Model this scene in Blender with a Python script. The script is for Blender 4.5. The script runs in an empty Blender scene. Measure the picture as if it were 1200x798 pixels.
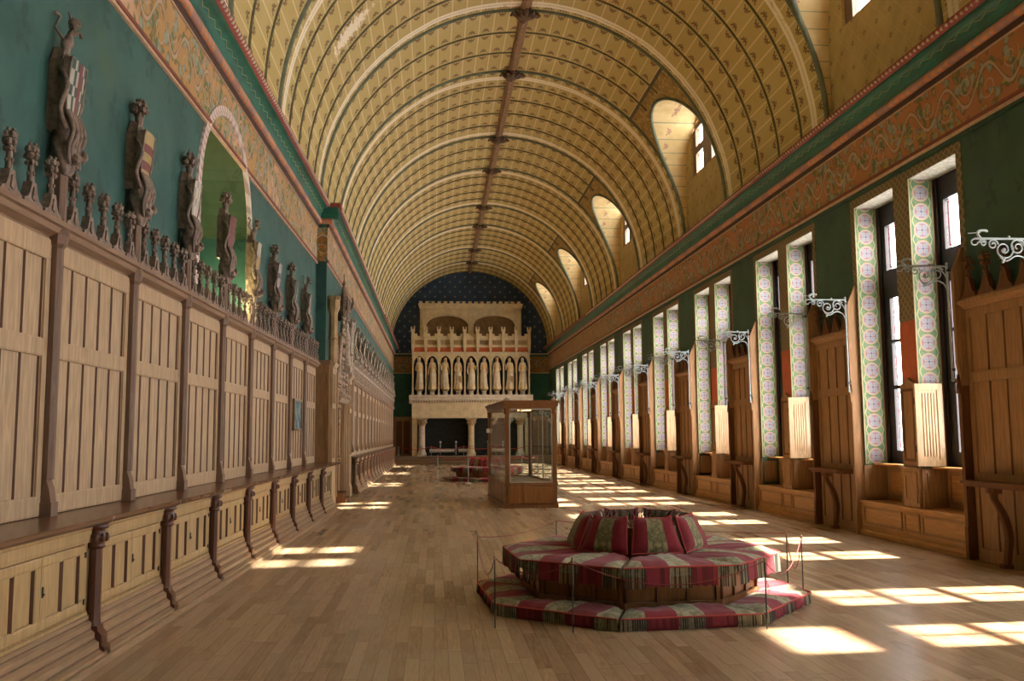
import bpy, math, random
from mathutils import Vector, Matrix
random.seed(7)
S = bpy.context.scene
COL = S.collection
PI = math.pi
H = 1.65
ORD = ['zeroth','first','second','third','fourth','fifth','sixth','seventh','eighth','ninth','tenth','eleventh','twelfth',
       'thirteenth','fourteenth','fifteenth','sixteenth','seventeenth','eighteenth','nineteenth','twentieth']

# ------------------------------------------------------------------ node expressions
class E:
    nt = None
    def __init__(s, sock): s.s = sock
    def __add__(a, b): return mth('ADD', a, b)
    __radd__ = lambda a, b: mth('ADD', b, a)
    def __sub__(a, b): return mth('SUBTRACT', a, b)
    def __rsub__(a, b): return mth('SUBTRACT', b, a)
    def __mul__(a, b): return mth('MULTIPLY', a, b)
    __rmul__ = lambda a, b: mth('MULTIPLY', b, a)
    def __truediv__(a, b): return mth('DIVIDE', a, b)
    def __neg__(a): return mth('MULTIPLY', a, -1)
def _in(node, i, v):
    if isinstance(v, E): E.nt.links.new(v.s, node.inputs[i])
    else: node.inputs[i].default_value = v
def mth(op, a, b=None, c=None, clamp=False):
    n = E.nt.nodes.new('ShaderNodeMath'); n.operation = op; n.use_clamp = clamp
    _in(n, 0, a)
    if b is not None: _in(n, 1, b)
    if c is not None: _in(n, 2, c)
    return E(n.outputs[0])
fract = lambda a: mth('FRACT', a)
floor_ = lambda a: mth('FLOOR', a)
sin_ = lambda a: mth('SINE', a)
abs_ = lambda a: mth('ABSOLUTE', a)
mn = lambda a, b: mth('MINIMUM', a, b)
mx = lambda a, b: mth('MAXIMUM', a, b)
lt = lambda a, b: mth('LESS_THAN', a, b)
gt = lambda a, b: mth('GREATER_THAN', a, b)
sqrt_ = lambda a: mth('SQRT', a)
atan2_ = lambda a, b: mth('ARCTAN2', a, b)
mod_ = lambda a, b: mth('FLOORED_MODULO', a, b)
def soft(a, lo, hi):           # 0 below lo, 1 above hi
    n = E.nt.nodes.new('ShaderNodeMapRange'); n.interpolation_type = 'SMOOTHSTEP'
    _in(n, 0, a); n.inputs[1].default_value = lo; n.inputs[2].default_value = hi
    return E(n.outputs[0])
def dist(x, y): return sqrt_(x*x + y*y)
def mixc(f, a, b):
    n = E.nt.nodes.new('ShaderNodeMix'); n.data_type = 'RGBA'
    _in(n, 0, f)
    for i, c in ((6, a), (7, b)):
        if isinstance(c, E): E.nt.links.new(c.s, n.inputs[i])
        else: n.inputs[i].default_value = (*c, 1)
    return E(n.outputs[2])
def coord(kind='Object'):
    n = E.nt.nodes.new('ShaderNodeTexCoord')
    x = E.nt.nodes.new('ShaderNodeSeparateXYZ'); E.nt.links.new(n.outputs[kind], x.inputs[0])
    return E(x.outputs[0]), E(x.outputs[1]), E(x.outputs[2]), E(n.outputs[kind])
def comb(x, y, z):
    n = E.nt.nodes.new('ShaderNodeCombineXYZ'); _in(n, 0, x); _in(n, 1, y); _in(n, 2, z); return E(n.outputs[0])
def noise(v, scale=1.0, detail=3.0, rough=.55, dist_=0.0):
    n = E.nt.nodes.new('ShaderNodeTexNoise'); _in(n, 'Vector', v)
    n.inputs['Scale'].default_value = scale; n.inputs['Detail'].default_value = detail
    n.inputs['Roughness'].default_value = rough; n.inputs['Distortion'].default_value = dist_
    return E(n.outputs[0])
def white(v):
    n = E.nt.nodes.new('ShaderNodeTexWhiteNoise'); n.noise_dimensions = '3D'; _in(n, 0, v); return E(n.outputs[0])
def voro(v, scale=1.0, feature='F1'):
    n = E.nt.nodes.new('ShaderNodeTexVoronoi'); n.feature = feature; _in(n, 'Vector', v); n.inputs['Scale'].default_value = scale
    return E(n.outputs[0])

def mat(name, fn, rough=.6, bump=0.0, metal=0.0, spec=.5, bdist=.01, sheen=0.0):
    m = bpy.data.materials.new(name); m.use_nodes = True
    nt = m.node_tree; E.nt = nt
    b = nt.nodes['Principled BSDF']
    b.inputs['Metallic'].default_value = metal
    b.inputs['Specular IOR Level'].default_value = spec
    if sheen: b.inputs['Sheen Weight'].default_value = sheen
    r = fn()
    hgt = None
    if isinstance(r, tuple) and isinstance(r[0], E): r, hgt = r[0], r[1]; 
    if isinstance(r, E): nt.links.new(r.s, b.inputs['Base Color'])
    else: b.inputs['Base Color'].default_value = (*r, 1)
    if isinstance(rough, (int, float)): b.inputs['Roughness'].default_value = rough
    else: nt.links.new(rough().s, b.inputs['Roughness'])
    if bump and hgt is not None:
        n = nt.nodes.new('ShaderNodeBump'); n.inputs['Strength'].default_value = bump; n.inputs['Distance'].default_value = bdist
        nt.links.new(hgt.s, n.inputs['Height']); nt.links.new(n.outputs[0], b.inputs['Normal'])
    return m

def scl(c, k): return tuple(min(1, v*k) for v in c)
def wood(name, c, rough=.45, k=.72, grain=.35, bump=.15, axis='z', spec=.4):
    def f():
        x, y, z, v = coord()
        if axis == 'z': vv = comb(x*9, y*9, z*.9)
        else: vv = comb(x*9, y*.9, z*9)
        n1 = noise(vv, 3.0, 4, .6, .6); n2 = noise(v, .9, 2)
        base = mixc(soft(n1, .3, .75), scl(c, k), scl(c, 1.12))
        base = mixc(soft(n2, .35, .75)*grain, base, scl((c[0]*.8, c[1]*.85, c[2]*.95), 1.0))
        return base, n1
    return mat(name, f, rough, bump, bdist=.004, spec=spec)
def plain(name, c, rough=.6, var=.12, metal=0.0, sc=6.0, bump=.1, spec=.5):
    def f():
        x, y, z, v = coord(); n = noise(v, sc, 4, .6)
        return mixc(soft(n, .3, .7), scl(c, 1-var), scl(c, 1+var)), n
    return mat(name, f, rough, bump, metal, spec)

M = {}
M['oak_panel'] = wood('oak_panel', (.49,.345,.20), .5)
M['column_lit'] = wood('column_lit', (.27,.14,.075), .35)  # same wood as the near columns, with strong light put into the colour
M['muntin_pale'] = wood('muntin_pale', (.34,.22,.12), .5)
M['post_pale'] = wood('post_pale', (.42,.29,.18), .5)
M['muntin_shade_wood'] = wood('muntin_shade_wood', (.13,.06,.035), .5)  # dark reddish moulding flanks, with the bars' shadow line put into the colour
M['oak_post'] = wood('oak_post', (.20,.12,.075), .5)
M['oak_cornice'] = wood('oak_cornice', (.27,.165,.10), .5, axis='y')
M['oak_low'] = wood('oak_low', (.50,.34,.15), .4)
M['oak_plinth'] = wood('oak_plinth', (.38,.25,.14), .4, axis='y')
M['dark_column'] = wood('dark_column', (.115,.045,.025), .28)
M['shelf_wood'] = wood('shelf_wood', (.17,.085,.045), .25, axis='y')
M['carved'] = plain('carved', (.215,.155,.118), .6, .35, sc=18, bump=.5)
M['carved_pale'] = plain('carved_pale', (.42,.34,.26), .6, .3, sc=14, bump=.5)
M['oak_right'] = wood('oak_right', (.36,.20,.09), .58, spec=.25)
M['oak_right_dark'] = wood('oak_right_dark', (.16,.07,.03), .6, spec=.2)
M['bench_wood'] = wood('bench_wood', (.48,.25,.085), .5, axis='y', spec=.3)
M['shutter_wood'] = wood('shutter_wood', (.62,.43,.24), .4)
M['orange_paint'] = plain('orange_paint', (.50,.11,.03), .6)
M['frame_dark'] = plain('frame_dark', (.018,.013,.014), .4)
M['iron_pale'] = plain('iron_pale', (.36,.43,.44), .5, .1)
M['iron_dark'] = plain('iron_dark', (.05,.05,.05), .4, metal=.6)
M['brass'] = plain('brass', (.28,.2,.1), .3, metal=.8)
M['case_wood'] = wood('case_wood', (.22,.095,.03), .4, spec=.3)
M['case_panel'] = wood('case_panel', (.28,.115,.03), .4, spec=.3)
M['stone'] = plain('stone', (.66,.545,.33), .75, .12, sc=3)
M['stone_dark'] = plain('stone_dark', (.40,.28,.14), .75, .2, sc=3)
M['stone_white'] = plain('stone_white', (.66,.585,.46), .7, .12, sc=3)
M['recess_shade_stone'] = plain('recess_shade_stone', (.30,.19,.085), .75, .2, sc=3)  # shade of the arched recesses put into a darker stone colour
M['soot'] = plain('soot', (.02,.025,.022), .8, .3)
M['black'] = plain('black', (.015,.012,.012), .5)
M['white_card'] = plain('white_card', (.8,.78,.66), .6, .03)
M['navy_niche'] = plain('navy_niche', (.022,.042,.085), .7)
M['red_rope'] = plain('red_rope', (.55,.04,.04), .6, .1)
M['thin_rope'] = plain('thin_rope', (.20,.03,.025), .6, .1)

def statue_f():
    x, y, z, v = coord()
    n = noise(v, 4, 3); g = soft(z, .9, 1.5)
    gold = mixc(soft(n, .35, .65), (.62,.44,.19), (.80,.64,.36))
    pale = mixc(soft(n, .35, .65), (.68,.57,.38), (.80,.72,.55))
    return mixc(soft(noise(v, 1.7, 1), .45, .6), pale, gold), n
M['statue_stone'] = mat('statue_stone', statue_f, .6, .3)
def dais_f():
    x, y, z, v = coord()
    n = noise(comb(x*.6, y*9, z*9), 2.5, 3)
    return mixc(soft(n, .3, .7), (.17,.11,.06), (.27,.18,.10)), n
M['dais_wood'] = mat('dais_wood', dais_f, .35, .1)

# floor : oak strips running down the hall
def floor_f():
    x, y, z, v = coord()
    w = .105
    col = floor_(x/w); r0 = white(comb(col, 3.0, 0.0))
    L = 1.15
    yy = y/L + r0*7.3
    row = floor_(yy)
    rnd = white(comb(col, row, 1.0)); rnd2 = white(comb(col, row, 5.0))
    g = noise(comb(x*14 + rnd*40, y*1.1, 0.0), 3.2, 5, .62, .4)
    c = mixc(soft(g, .25, .75), (.27,.165,.085), (.46,.32,.185))
    c = mixc(rnd*.62, c, (.19,.11,.055))
    c = mixc(rnd2*.5, c, (.56,.42,.26))
    wear = noise(v, .55, 3)
    c = mixc(soft(wear, .42, .7)*.38, c, (.40,.31,.21))
    ex = abs_(fract(x/w)-.5); ey = abs_(fract(yy)-.5)
    seam = mx(soft(ex, .470, .497), soft(ey, .4950, .4990))
    c = mixc(seam*.6, c, (.06,.035,.018))
    return c, (g*.25 - seam)
def floor_r():
    x, y, z, v = coord()
    return noise(comb(x*2, y*.6, 0.0), 1.6, 3)*.22 + .19
M['parquet'] = mat('parquet', floor_f, .27, 0, spec=.6)

# vault : painted planks between curved ribs
VX, VZ, VR = 2.15, 7.0, 4.8
D0, DP, DW = 11.5, 9.35, 3.7
def panel_phase(y):
    t = mod_(y - D0, DP)
    a = t/(DW/3); b = (t-DW)/((DP-DW)/5)
    sel = lt(t, DW)
    return fract(a)*sel + fract(b)*(1-sel), t
def sprig(dx, dy):
    """small painted sprig centred on 0,0 (metres)"""
    d = mn(dist(dx-.030, dy-.034), dist(dx+.030, dy-.034))
    d = mn(d, dist(dx, dy-.075)+.004)
    a = soft(d, .028, .014)
    ring = soft(abs_(dist(dx, dy+.055)-.058), .018, .008)*gt(dy, -.055)
    st = soft(abs_(dx), .011, .004)*gt(dy, -.06)*lt(dy, .05)
    return mx(a, mx(ring, st))
PY, PS = 18.0, -4.52
def vault_f():
    x, y, z, v = coord()
    s = atan2_(x-VX, z-VZ)*VR
    p, t = panel_phase(y)
    pl = .36
    sc = s/pl
    fs = (fract(sc)-.5)*pl
    rnd = white(comb(floor_(sc), floor_(y/1.15), 0.0))
    n = noise(v, 1.3, 4, .6)
    base = mixc(rnd*.45, (.54,.425,.155), (.46,.35,.115))
    base = mixc(soft(n, .4, .75)*.4, base, (.62,.49,.26))
    line = soft(abs_(fs), pl/2-.022, pl/2-.008)
    base = mixc(line*.8, base, (.78,.66,.40))
    mid = soft(abs_(abs_(fs)-.095), .009, .002)*.28
    base = mixc(mid, base, (.60,.47,.22))
    d1 = (mn(p, 1-p))*1.17       # metres from nearest rib
    m = sprig(fs*.74, (d1-.20)*.74)
    base = mixc(m*.85, base, (.10,.03,.02))
    z0m = lt(t, DW)*gt(x, VX)*lt(z, 10.47)*gt(z, 8.2)
    fol = voro(comb(y*1.0, s*.8, 0.0), 9.0)
    base = mixc(z0m*.75, base, (.25,.15,.04))
    base = mixc(z0m*soft(fol, .42, .34)*.8, base, (.55,.38,.12))
    # bare wood / worn paint streaks beside the main ribs
    wob = (noise(comb(s*.35, y*.2, 0.0), 2.0, 3)-.5)*.16 - .12
    br = noise(comb(s*1.2, y*1.2, 0.0), 2.2, 4, .7)
    q = mn(abs_(t-(DP-.42)+wob), abs_(t-(DW+.42)+wob))
    st = mx(soft(abs_(q-.07), .066, .040), soft(q, .03, .01)*.5)*soft(br, .28, .40)
    pe = soft(noise(v, 2.6, 5, .72), .70, .74)*soft(noise(v, .33, 1), .52, .60)
    pa = soft(dist((y-PY)*1.6, (s-PS)*.75)+(noise(comb(y*1.5, s*5, 0.0), 2.4, 5, .75)-.5)*1.5, .42, .36)
    pe = mx(pe, pa)
    base = mixc(mx(st, pe)*.95, base, (.92,.85,.70))
    return base, n
M['vault_paint'] = mat('vault_paint', vault_f, .75, .05)
def dormer_f():
    x, y, z, v = coord()
    k = .30
    d = abs_(fract(z/k)-.5)*k
    ln = soft(d, .016, .006)
    base = mixc(soft(noise(v, 3, 3), .3, .7), (.62,.45,.20), (.74,.58,.30))
    base = mixc(ln*.8, base, (.25,.27,.16))
    cx = (fract(x/.75)-.5)*.75; cz = (fract(z/k+.5)-.5)*k
    base = mixc(sprig(cz, cx)*.7, base, (.30,.10,.12))
    return base
M['dormer_paint'] = mat('dormer_paint', dormer_f, .75)
def lunette_f():
    x, y, z, v = coord()
    k = .42
    a = (y+z*1.0)/k; b = (y-z*1.0)/k
    la = soft(abs_(fract(a)-.5), .455, .49); lb = soft(abs_(fract(b)-.5), .455, .49)
    vert = soft(abs_(fract(y/.21)-.5), .46, .49)
    base = mixc(soft(noise(v, 2, 3), .3, .7), (.42,.31,.12), (.52,.39,.16))
    base = mixc(vert*.35, base, (.55,.42,.2))
    base = mixc(mx(la, lb)*.4, base, (.60,.48,.24))
    ua = (fract(a)-.5)*k; ub = (fract(b)-.5)*k
    dd = dist(ua, ub)
    chk = gt(fract((floor_(a)+floor_(b))*.5), .25)
    fl = soft(dd, .07, .045)*soft(mn(abs_(ua), abs_(ub)), .004, .016)
    base = mixc(fl*chk*.85, base, (.07,.05,.05))
    return base
M['lunette_paint'] = mat('lunette_paint', lunette_f, .75)
M['rib_paint'] = plain('rib_paint', (.12,.11,.05), .6, .25)
M['rib_green'] = plain('rib_green', (.15,.175,.115), .6, .2)
M['ridge_wood'] = plain('ridge_wood', (.29,.175,.095), .55, .25)
M['boss_wood'] = plain('boss_wood', (.13,.07,.035), .5, .3)

# frieze : scrolling vines ; a runs along the wall
def frieze(name, ax, ground, ground2, kx=1.0):
    def f():
        x, y, z, v = coord()
        a = y if ax == 'y' else x
        w = noise(comb(a, z, 0.0), 3.0, 2)
        wz = z + (w-.5)*.05
        c = 6.14
        P = .95
        ph = a*(2*PI/P)
        main = sin_(ph)*.20
        dz = wz - c
        vine = soft(abs_(dz - main), .034, .016)
        # curls
        cell = floor_(a/(P/2)); fx = (fract(a/(P/2))-.5)*(P/2)
        sg = 1 - 2*mod_(cell, 2.0)
        cy = dz + sg*.10
        r = dist(fx, cy); th = atan2_(cy, fx*sg)
        sp = fract(r/.11 - th/(2*PI))
        curl = soft(abs_(sp-.5), .12, .06)*lt(r, .17)*gt(r, .05)
        vine = mx(vine, curl*.8)
        wob = (noise(comb(a, z, 7.0), 5.0, 2)-.5)*.25
        lv = voro(comb(a*1.25+wob, z*.8+wob, 0.0), 6.4)
        gate = noise(comb(a, z, 3.0), 2.6, 1)
        leaf = soft(lv, .52, .42)*gt(gate, .36)
        leafo = soft(lv, .60, .52)*gt(gate, .36)
        outl = mx(soft(abs_(dz - main), .055, .040), 0.0)
        g = mixc(soft(noise(v, .8, 2), .4, .65), ground, ground2)
        g = mixc(outl*.6, g, (.16,.10,.04))
        g = mixc(leafo*.6, g, (.12,.09,.03))
        lc = mixc(soft(noise(comb(a, z, 9.0), 5, 1), .44, .54), (.13,.17,.06), (.29,.34,.28))
        lc = mixc(soft(noise(comb(a, z, 19.0), 7, 1), .58, .62), lc, (.45,.28,.06))
        g = mixc(leaf*.95, g, lc)
        g = mixc(vine*.85, g, (.52,.36,.27))
        wear = soft(noise(v, 3.0, 5, .7), .69, .73)
        return mixc(wear, g, (.62,.52,.34))
    return mat(name, f, .75)
M['frieze_right'] = frieze('frieze_right', 'y', (.40,.17,.07), (.46,.20,.09))
M['frieze_left'] = frieze('frieze_left', 'y', (.46,.27,.10), (.58,.36,.22))
M['frieze_end'] = frieze('frieze_end', 'x', (.34,.15,.035), (.38,.18,.05))

def green_f(c1, c2, c3, name):
    def f():
        x, y, z, v = coord()
        n = noise(v, 1.1, 4, .65, .6); n2 = noise(comb(y*.8+x, z*1.0, 0.0), .9, 2)
        a = (x+y); u = a/.62; w = z/.85
        fu = (fract(u + mod_(floor_(w), 2.0)*.5)-.5)*.62; fw = (fract(w)-.5)*.85
        r = dist(fu*1.5, fw)
        th = atan2_(fw, fu)
        fl = soft(r - sin_(th*5)*.055, .19, .15)*soft(noise(v, 9, 2), .38, .55)
        c = mixc(soft(n, .3, .7), c1, c2)
        c = mixc(soft(n2, .60, .72)*.4, c, c3)
        return mixc(fl*.42, c, scl(c1, .4))
    return mat(name, f, .6)
M['green_wall'] = green_f((.018,.078,.068), (.042,.125,.105), (.09,.13,.05), 'green_wall')
M['green_right'] = green_f((.022,.075,.050), (.040,.105,.062), (.03,.08,.07), 'green_right')
M['green_end'] = green_f((.008,.090,.062), (.014,.12,.080), (.02,.10,.05), 'green_end')
M['green_niche'] = green_f((.05,.095,.05), (.085,.14,.07), (.14,.17,.06), 'green_niche')
M['green_cove'] = plain('green_cove', (.012,.125,.088), .45, .25, sc=2)
M['zigzag_gold'] = plain('zigzag_gold', (.42,.46,.18), .5)
M['dark_gap'] = plain('dark_gap', (.05,.022,.014), .7)
M['cream_line'] = plain('cream_line', (.52,.34,.22), .6)
M['brown_red'] = plain('brown_red', (.22,.06,.035), .6)
M['dentil_red'] = plain('dentil_red', (.28,.06,.05), .6)
M['dentil_cream'] = plain('dentil_cream', (.62,.52,.42), .6)
def rope_f():
    x, y, z, v = coord()
    t = fract((y + z*1.1 + x*.9)/.17)
    t2 = fract((y + z*1.1 + x*.9)/1.02)
    c = mixc(soft(abs_(t-.5), .2, .34), (.62,.25,.10), (.40,.25,.21))
    c = mixc(lt(t2, .4)*.6, c, (.30,.17,.18))
    return c
M['rope_paint'] = mat('rope_paint', rope_f, .6)

# painted jambs : rosettes
def jamb_f():
    x, y, z, v = coord()
    k = .283
    fx = x - 7.285; fz = (fract(z/k)-.5)*k
    r = dist(fx, fz)
    c = mixc(soft(noise(v, 14, 2), .4, .6), (.085,.16,.075), (.14,.22,.11))
    wv = soft(abs_(abs_(fx)-.06-.09*sqrt_(abs_(fz)/(k*.5))), .012, .005)*gt(r, .12)*lt(abs_(fx), .16)
    c = mixc(wv*.6, c, (.55,.50,.22))
    c = mixc(soft(r, .133, .128), c, (.50,.28,.10))
    c = mixc(soft(r, .121, .116), c, (.26,.255,.27))
    cross = mx(soft(abs_(fx), .008, .004)*lt(abs_(fz), .10), soft(abs_(fz), .008, .004)*lt(abs_(fx), .10))
    bar = mx(soft(abs_(abs_(fz)-.085), .012, .006)*lt(abs_(fx), .042), soft(abs_(abs_(fx)-.085), .012, .006)*lt(abs_(fz), .042))
    c = mixc(mx(cross, bar)*gt(r, .03)*.75, c, (.28,.06,.055))
    dg = mx(soft(abs_(fx-fz), .012, .005), soft(abs_(fx+fz), .012, .005))*gt(r, .04)*lt(r, .085)
    c = mixc(dg*.45, c, (.13,.17,.27))
    c = mixc(soft(r, .034, .028), c, (.22,.24,.30))
    c = mixc(soft(r, .016, .010), c, (.05,.04,.05))
    side = soft(abs_(x-7.285), .165, .172)
    side2 = gt(x, 7.47)
    c = mixc(side*.85, c, (.50,.38,.20))
    return mixc(side2*.9, c, (.16,.03,.03))
M['jamb_paint'] = mat('jamb_paint', jamb_f, .6)
def soffit_f():
    x, y, z, v = coord()
    n = voro(v, 14)
    return mixc(soft(n, .25, .5), (.50,.48,.42), (.35,.33,.26))
M['soffit_paint'] = mat('soffit_paint', soffit_f, .7)
def border_f():
    x, y, z, v = coord()
    a = fract((y+z)/.13); b = fract((y-z)/.13)
    d = mx(soft(abs_(a-.5), .30, .42), soft(abs_(b-.5), .30, .42))
    return mixc(d, (.13,.12,.055), (.28,.19,.10))
M['border_paint'] = mat('border_paint', border_f, .7)
def navy_f():
    x, y, z, v = coord()
    k = .62
    a = (x+z)/k; b = (x-z)/k
    ua = abs_(fract(a)-.5)*k; ub = abs_(fract(b)-.5)*k
    st = soft(mx(ua, ub), .085, .06)
    rn = white(comb(floor_(a), floor_(b), 0.0))
    c = mixc(soft(noise(v, 1.5, 3), .3, .7), (.026,.058,.135), (.045,.090,.185))
    sc_ = mixc(soft(rn, .4, .6), (.32,.32,.24), (.20,.34,.38))
    return mixc(st, c, sc_)
M['navy_stars'] = mat('navy_stars', navy_f, .7)
def niche_border_f():
    x, y, z, v = coord()
    t = fract((y+z*1.0)/.16)
    return mixc(soft(abs_(t-.5), .16, .25), (.45,.33,.30), (.66,.56,.50))
M['niche_border'] = mat('niche_border', niche_border_f, .7)

# striped woven cloth ; uv.x across stripes 0..1
def stripe_f():
    u, w, _, v = coord('UV')
    x, y, z, o = coord()
    n = noise(o, 30, 3, .7); br = noise(o, 11, 3, .6, 1.2)
    red = mixc(n, (.16,.010,.018), (.28,.026,.042))
    grn = mixc(soft(br, .42, .60), (.20,.20,.11), (.38,.35,.23))
    r = mx(gt(u, .18)*lt(u, .405), gt(u, .60)*lt(u, .825))
    return mixc(r, grn, red), n
M['stripe_cloth'] = mat('stripe_cloth', stripe_f, .85, .3, spec=.2, sheen=.15)
def pillow_f():
    u, w, _, v = coord('UV')
    x, y, z, o = coord()
    n = noise(o, 30, 3, .7)
    red = mixc(n, (.14,.010,.018), (.25,.024,.038))
    du = abs_(u-.5)
    th = sin_(w*26.0)*.09; ln = soft(abs_(du-abs_(th)-.012), .018, .006)
    ln2 = soft(abs_(dist(du*1.0, fract(w*2.6)*.38-.19)-.10), .016, .006)
    grn = mixc(soft(noise(o, 16, 3), .35, .6), (.13,.13,.055), (.27,.25,.13))
    grn = mixc(mx(ln, ln2)*.75, grn, (.10,.055,.035))
    return mixc(lt(du, .20), red, grn), n
M['pillow_cloth'] = mat('pillow_cloth', pillow_f, .85, .3, spec=.2, sheen=.15)
def fringe_f():
    u, w, _, v = coord('UV')
    x, y, z, o = coord()
    n = noise(o, 60, 1)
    r = mx(gt(u, .18)*lt(u, .405), gt(u, .60)*lt(u, .825))
    return mixc(r, mixc(soft(w, .3, .7), (.045,.04,.028), (.30,.26,.17)), mixc(soft(w, .3, .7), (.11,.008,.014), (.22,.02,.034)))
M['fringe_cord'] = mat('fringe_cord', fringe_f, .85)
M['piping'] = plain('piping', (.42,.06,.05), .8)
M['dark_cloth'] = plain('dark_cloth', (.10,.025,.03), .9)

def glass(name, tint, lead=True):
    m = bpy.data.materials.new(name); m.use_nodes = True; nt = m.node_tree; E.nt = nt
    for n in list(nt.nodes): nt.nodes.remove(n)
    out = nt.nodes.new('ShaderNodeOutputMaterial')
    tr = nt.nodes.new('ShaderNodeBsdfTransparent'); tr.inputs[0].default_value = (*tint, 1)
    gl = nt.nodes.new('ShaderNodeBsdfGlossy'); gl.inputs['Roughness'].default_value = .05
    mixn = nt.nodes.new('ShaderNodeMixShader'); mixn.inputs[0].default_value = .04
    fr = nt.nodes.new('ShaderNodeFresnel'); fr.inputs[0].default_value = 1.45
    if not lead: 
        f2 = nt.nodes.new('ShaderNodeMath'); f2.operation = 'MULTIPLY'; f2.inputs[1].default_value = .35
        nt.links.new(fr.outputs[0], f2.inputs[0]); nt.links.new(f2.outputs[0], mixn.inputs[0])
    nt.links.new(tr.outputs[0], mixn.inputs[1]); nt.links.new(gl.outputs[0], mixn.inputs[2])
    last = mixn
    if lead:
        x, y, z, v = coord()
        d = mx(soft(abs_(fract(y/.16)-.5), .475, .49), soft(abs_(fract(z/.22)-.5), .48, .492))
        df = nt.nodes.new('ShaderNodeBsdfDiffuse'); df.inputs[0].default_value = (.05,.05,.06,1)
        m2 = nt.nodes.new('ShaderNodeMixShader'); nt.links.new((d*.6).s, m2.inputs[0])
        nt.links.new(mixn.outputs[0], m2.inputs[1]); nt.links.new(df.outputs[0], m2.inputs[2]); last = m2
    nt.links.new(last.outputs[0], out.inputs[0])
    return m
M['window_glass'] = glass('window_glass', (.93,.95,.97))
M['red_glass'] = glass('red_glass', (.75,.05,.16), False)
M['case_glass'] = glass('case_glass', (.93,.96,.95), False)
def emis(name, c, st):
    m = bpy.data.materials.new(name); m.use_nodes = True; nt = m.node_tree
    b = nt.nodes['Principled BSDF']; b.inputs['Base Color'].default_value = (*c, 1)
    b.inputs['Emission Color'].default_value = (*c, 1); b.inputs['Emission Strength'].default_value = st
    return m
M['lamp_glow'] = emis('lamp_glow', (1,.45,.10), 5)
M['spot_glow'] = emis('spot_glow', (1,.72,.25), 8)
for nm, c in dict(h_red=(.17,.045,.045), h_cream=(.42,.39,.32), h_gold=(.42,.31,.13), h_green=(.03,.08,.065), h_silver=(.34,.345,.33), h_blue=(.05,.07,.13)).items():
    M[nm] = plain(nm, c, .55)
def painting_f():
    x, y, z, v = coord()
    n = noise(v, 5, 3)
    c = mixc(soft(n, .4, .6), (.03,.06,.10), (.12,.28,.30))
    return mixc(soft(noise(v, 8, 2), .6, .68), c, (.45,.35,.25))
M['painting'] = mat('painting', painting_f, .5)
SKY, SUN, EXPO = 10.0, 27.0, 1.27
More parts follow.
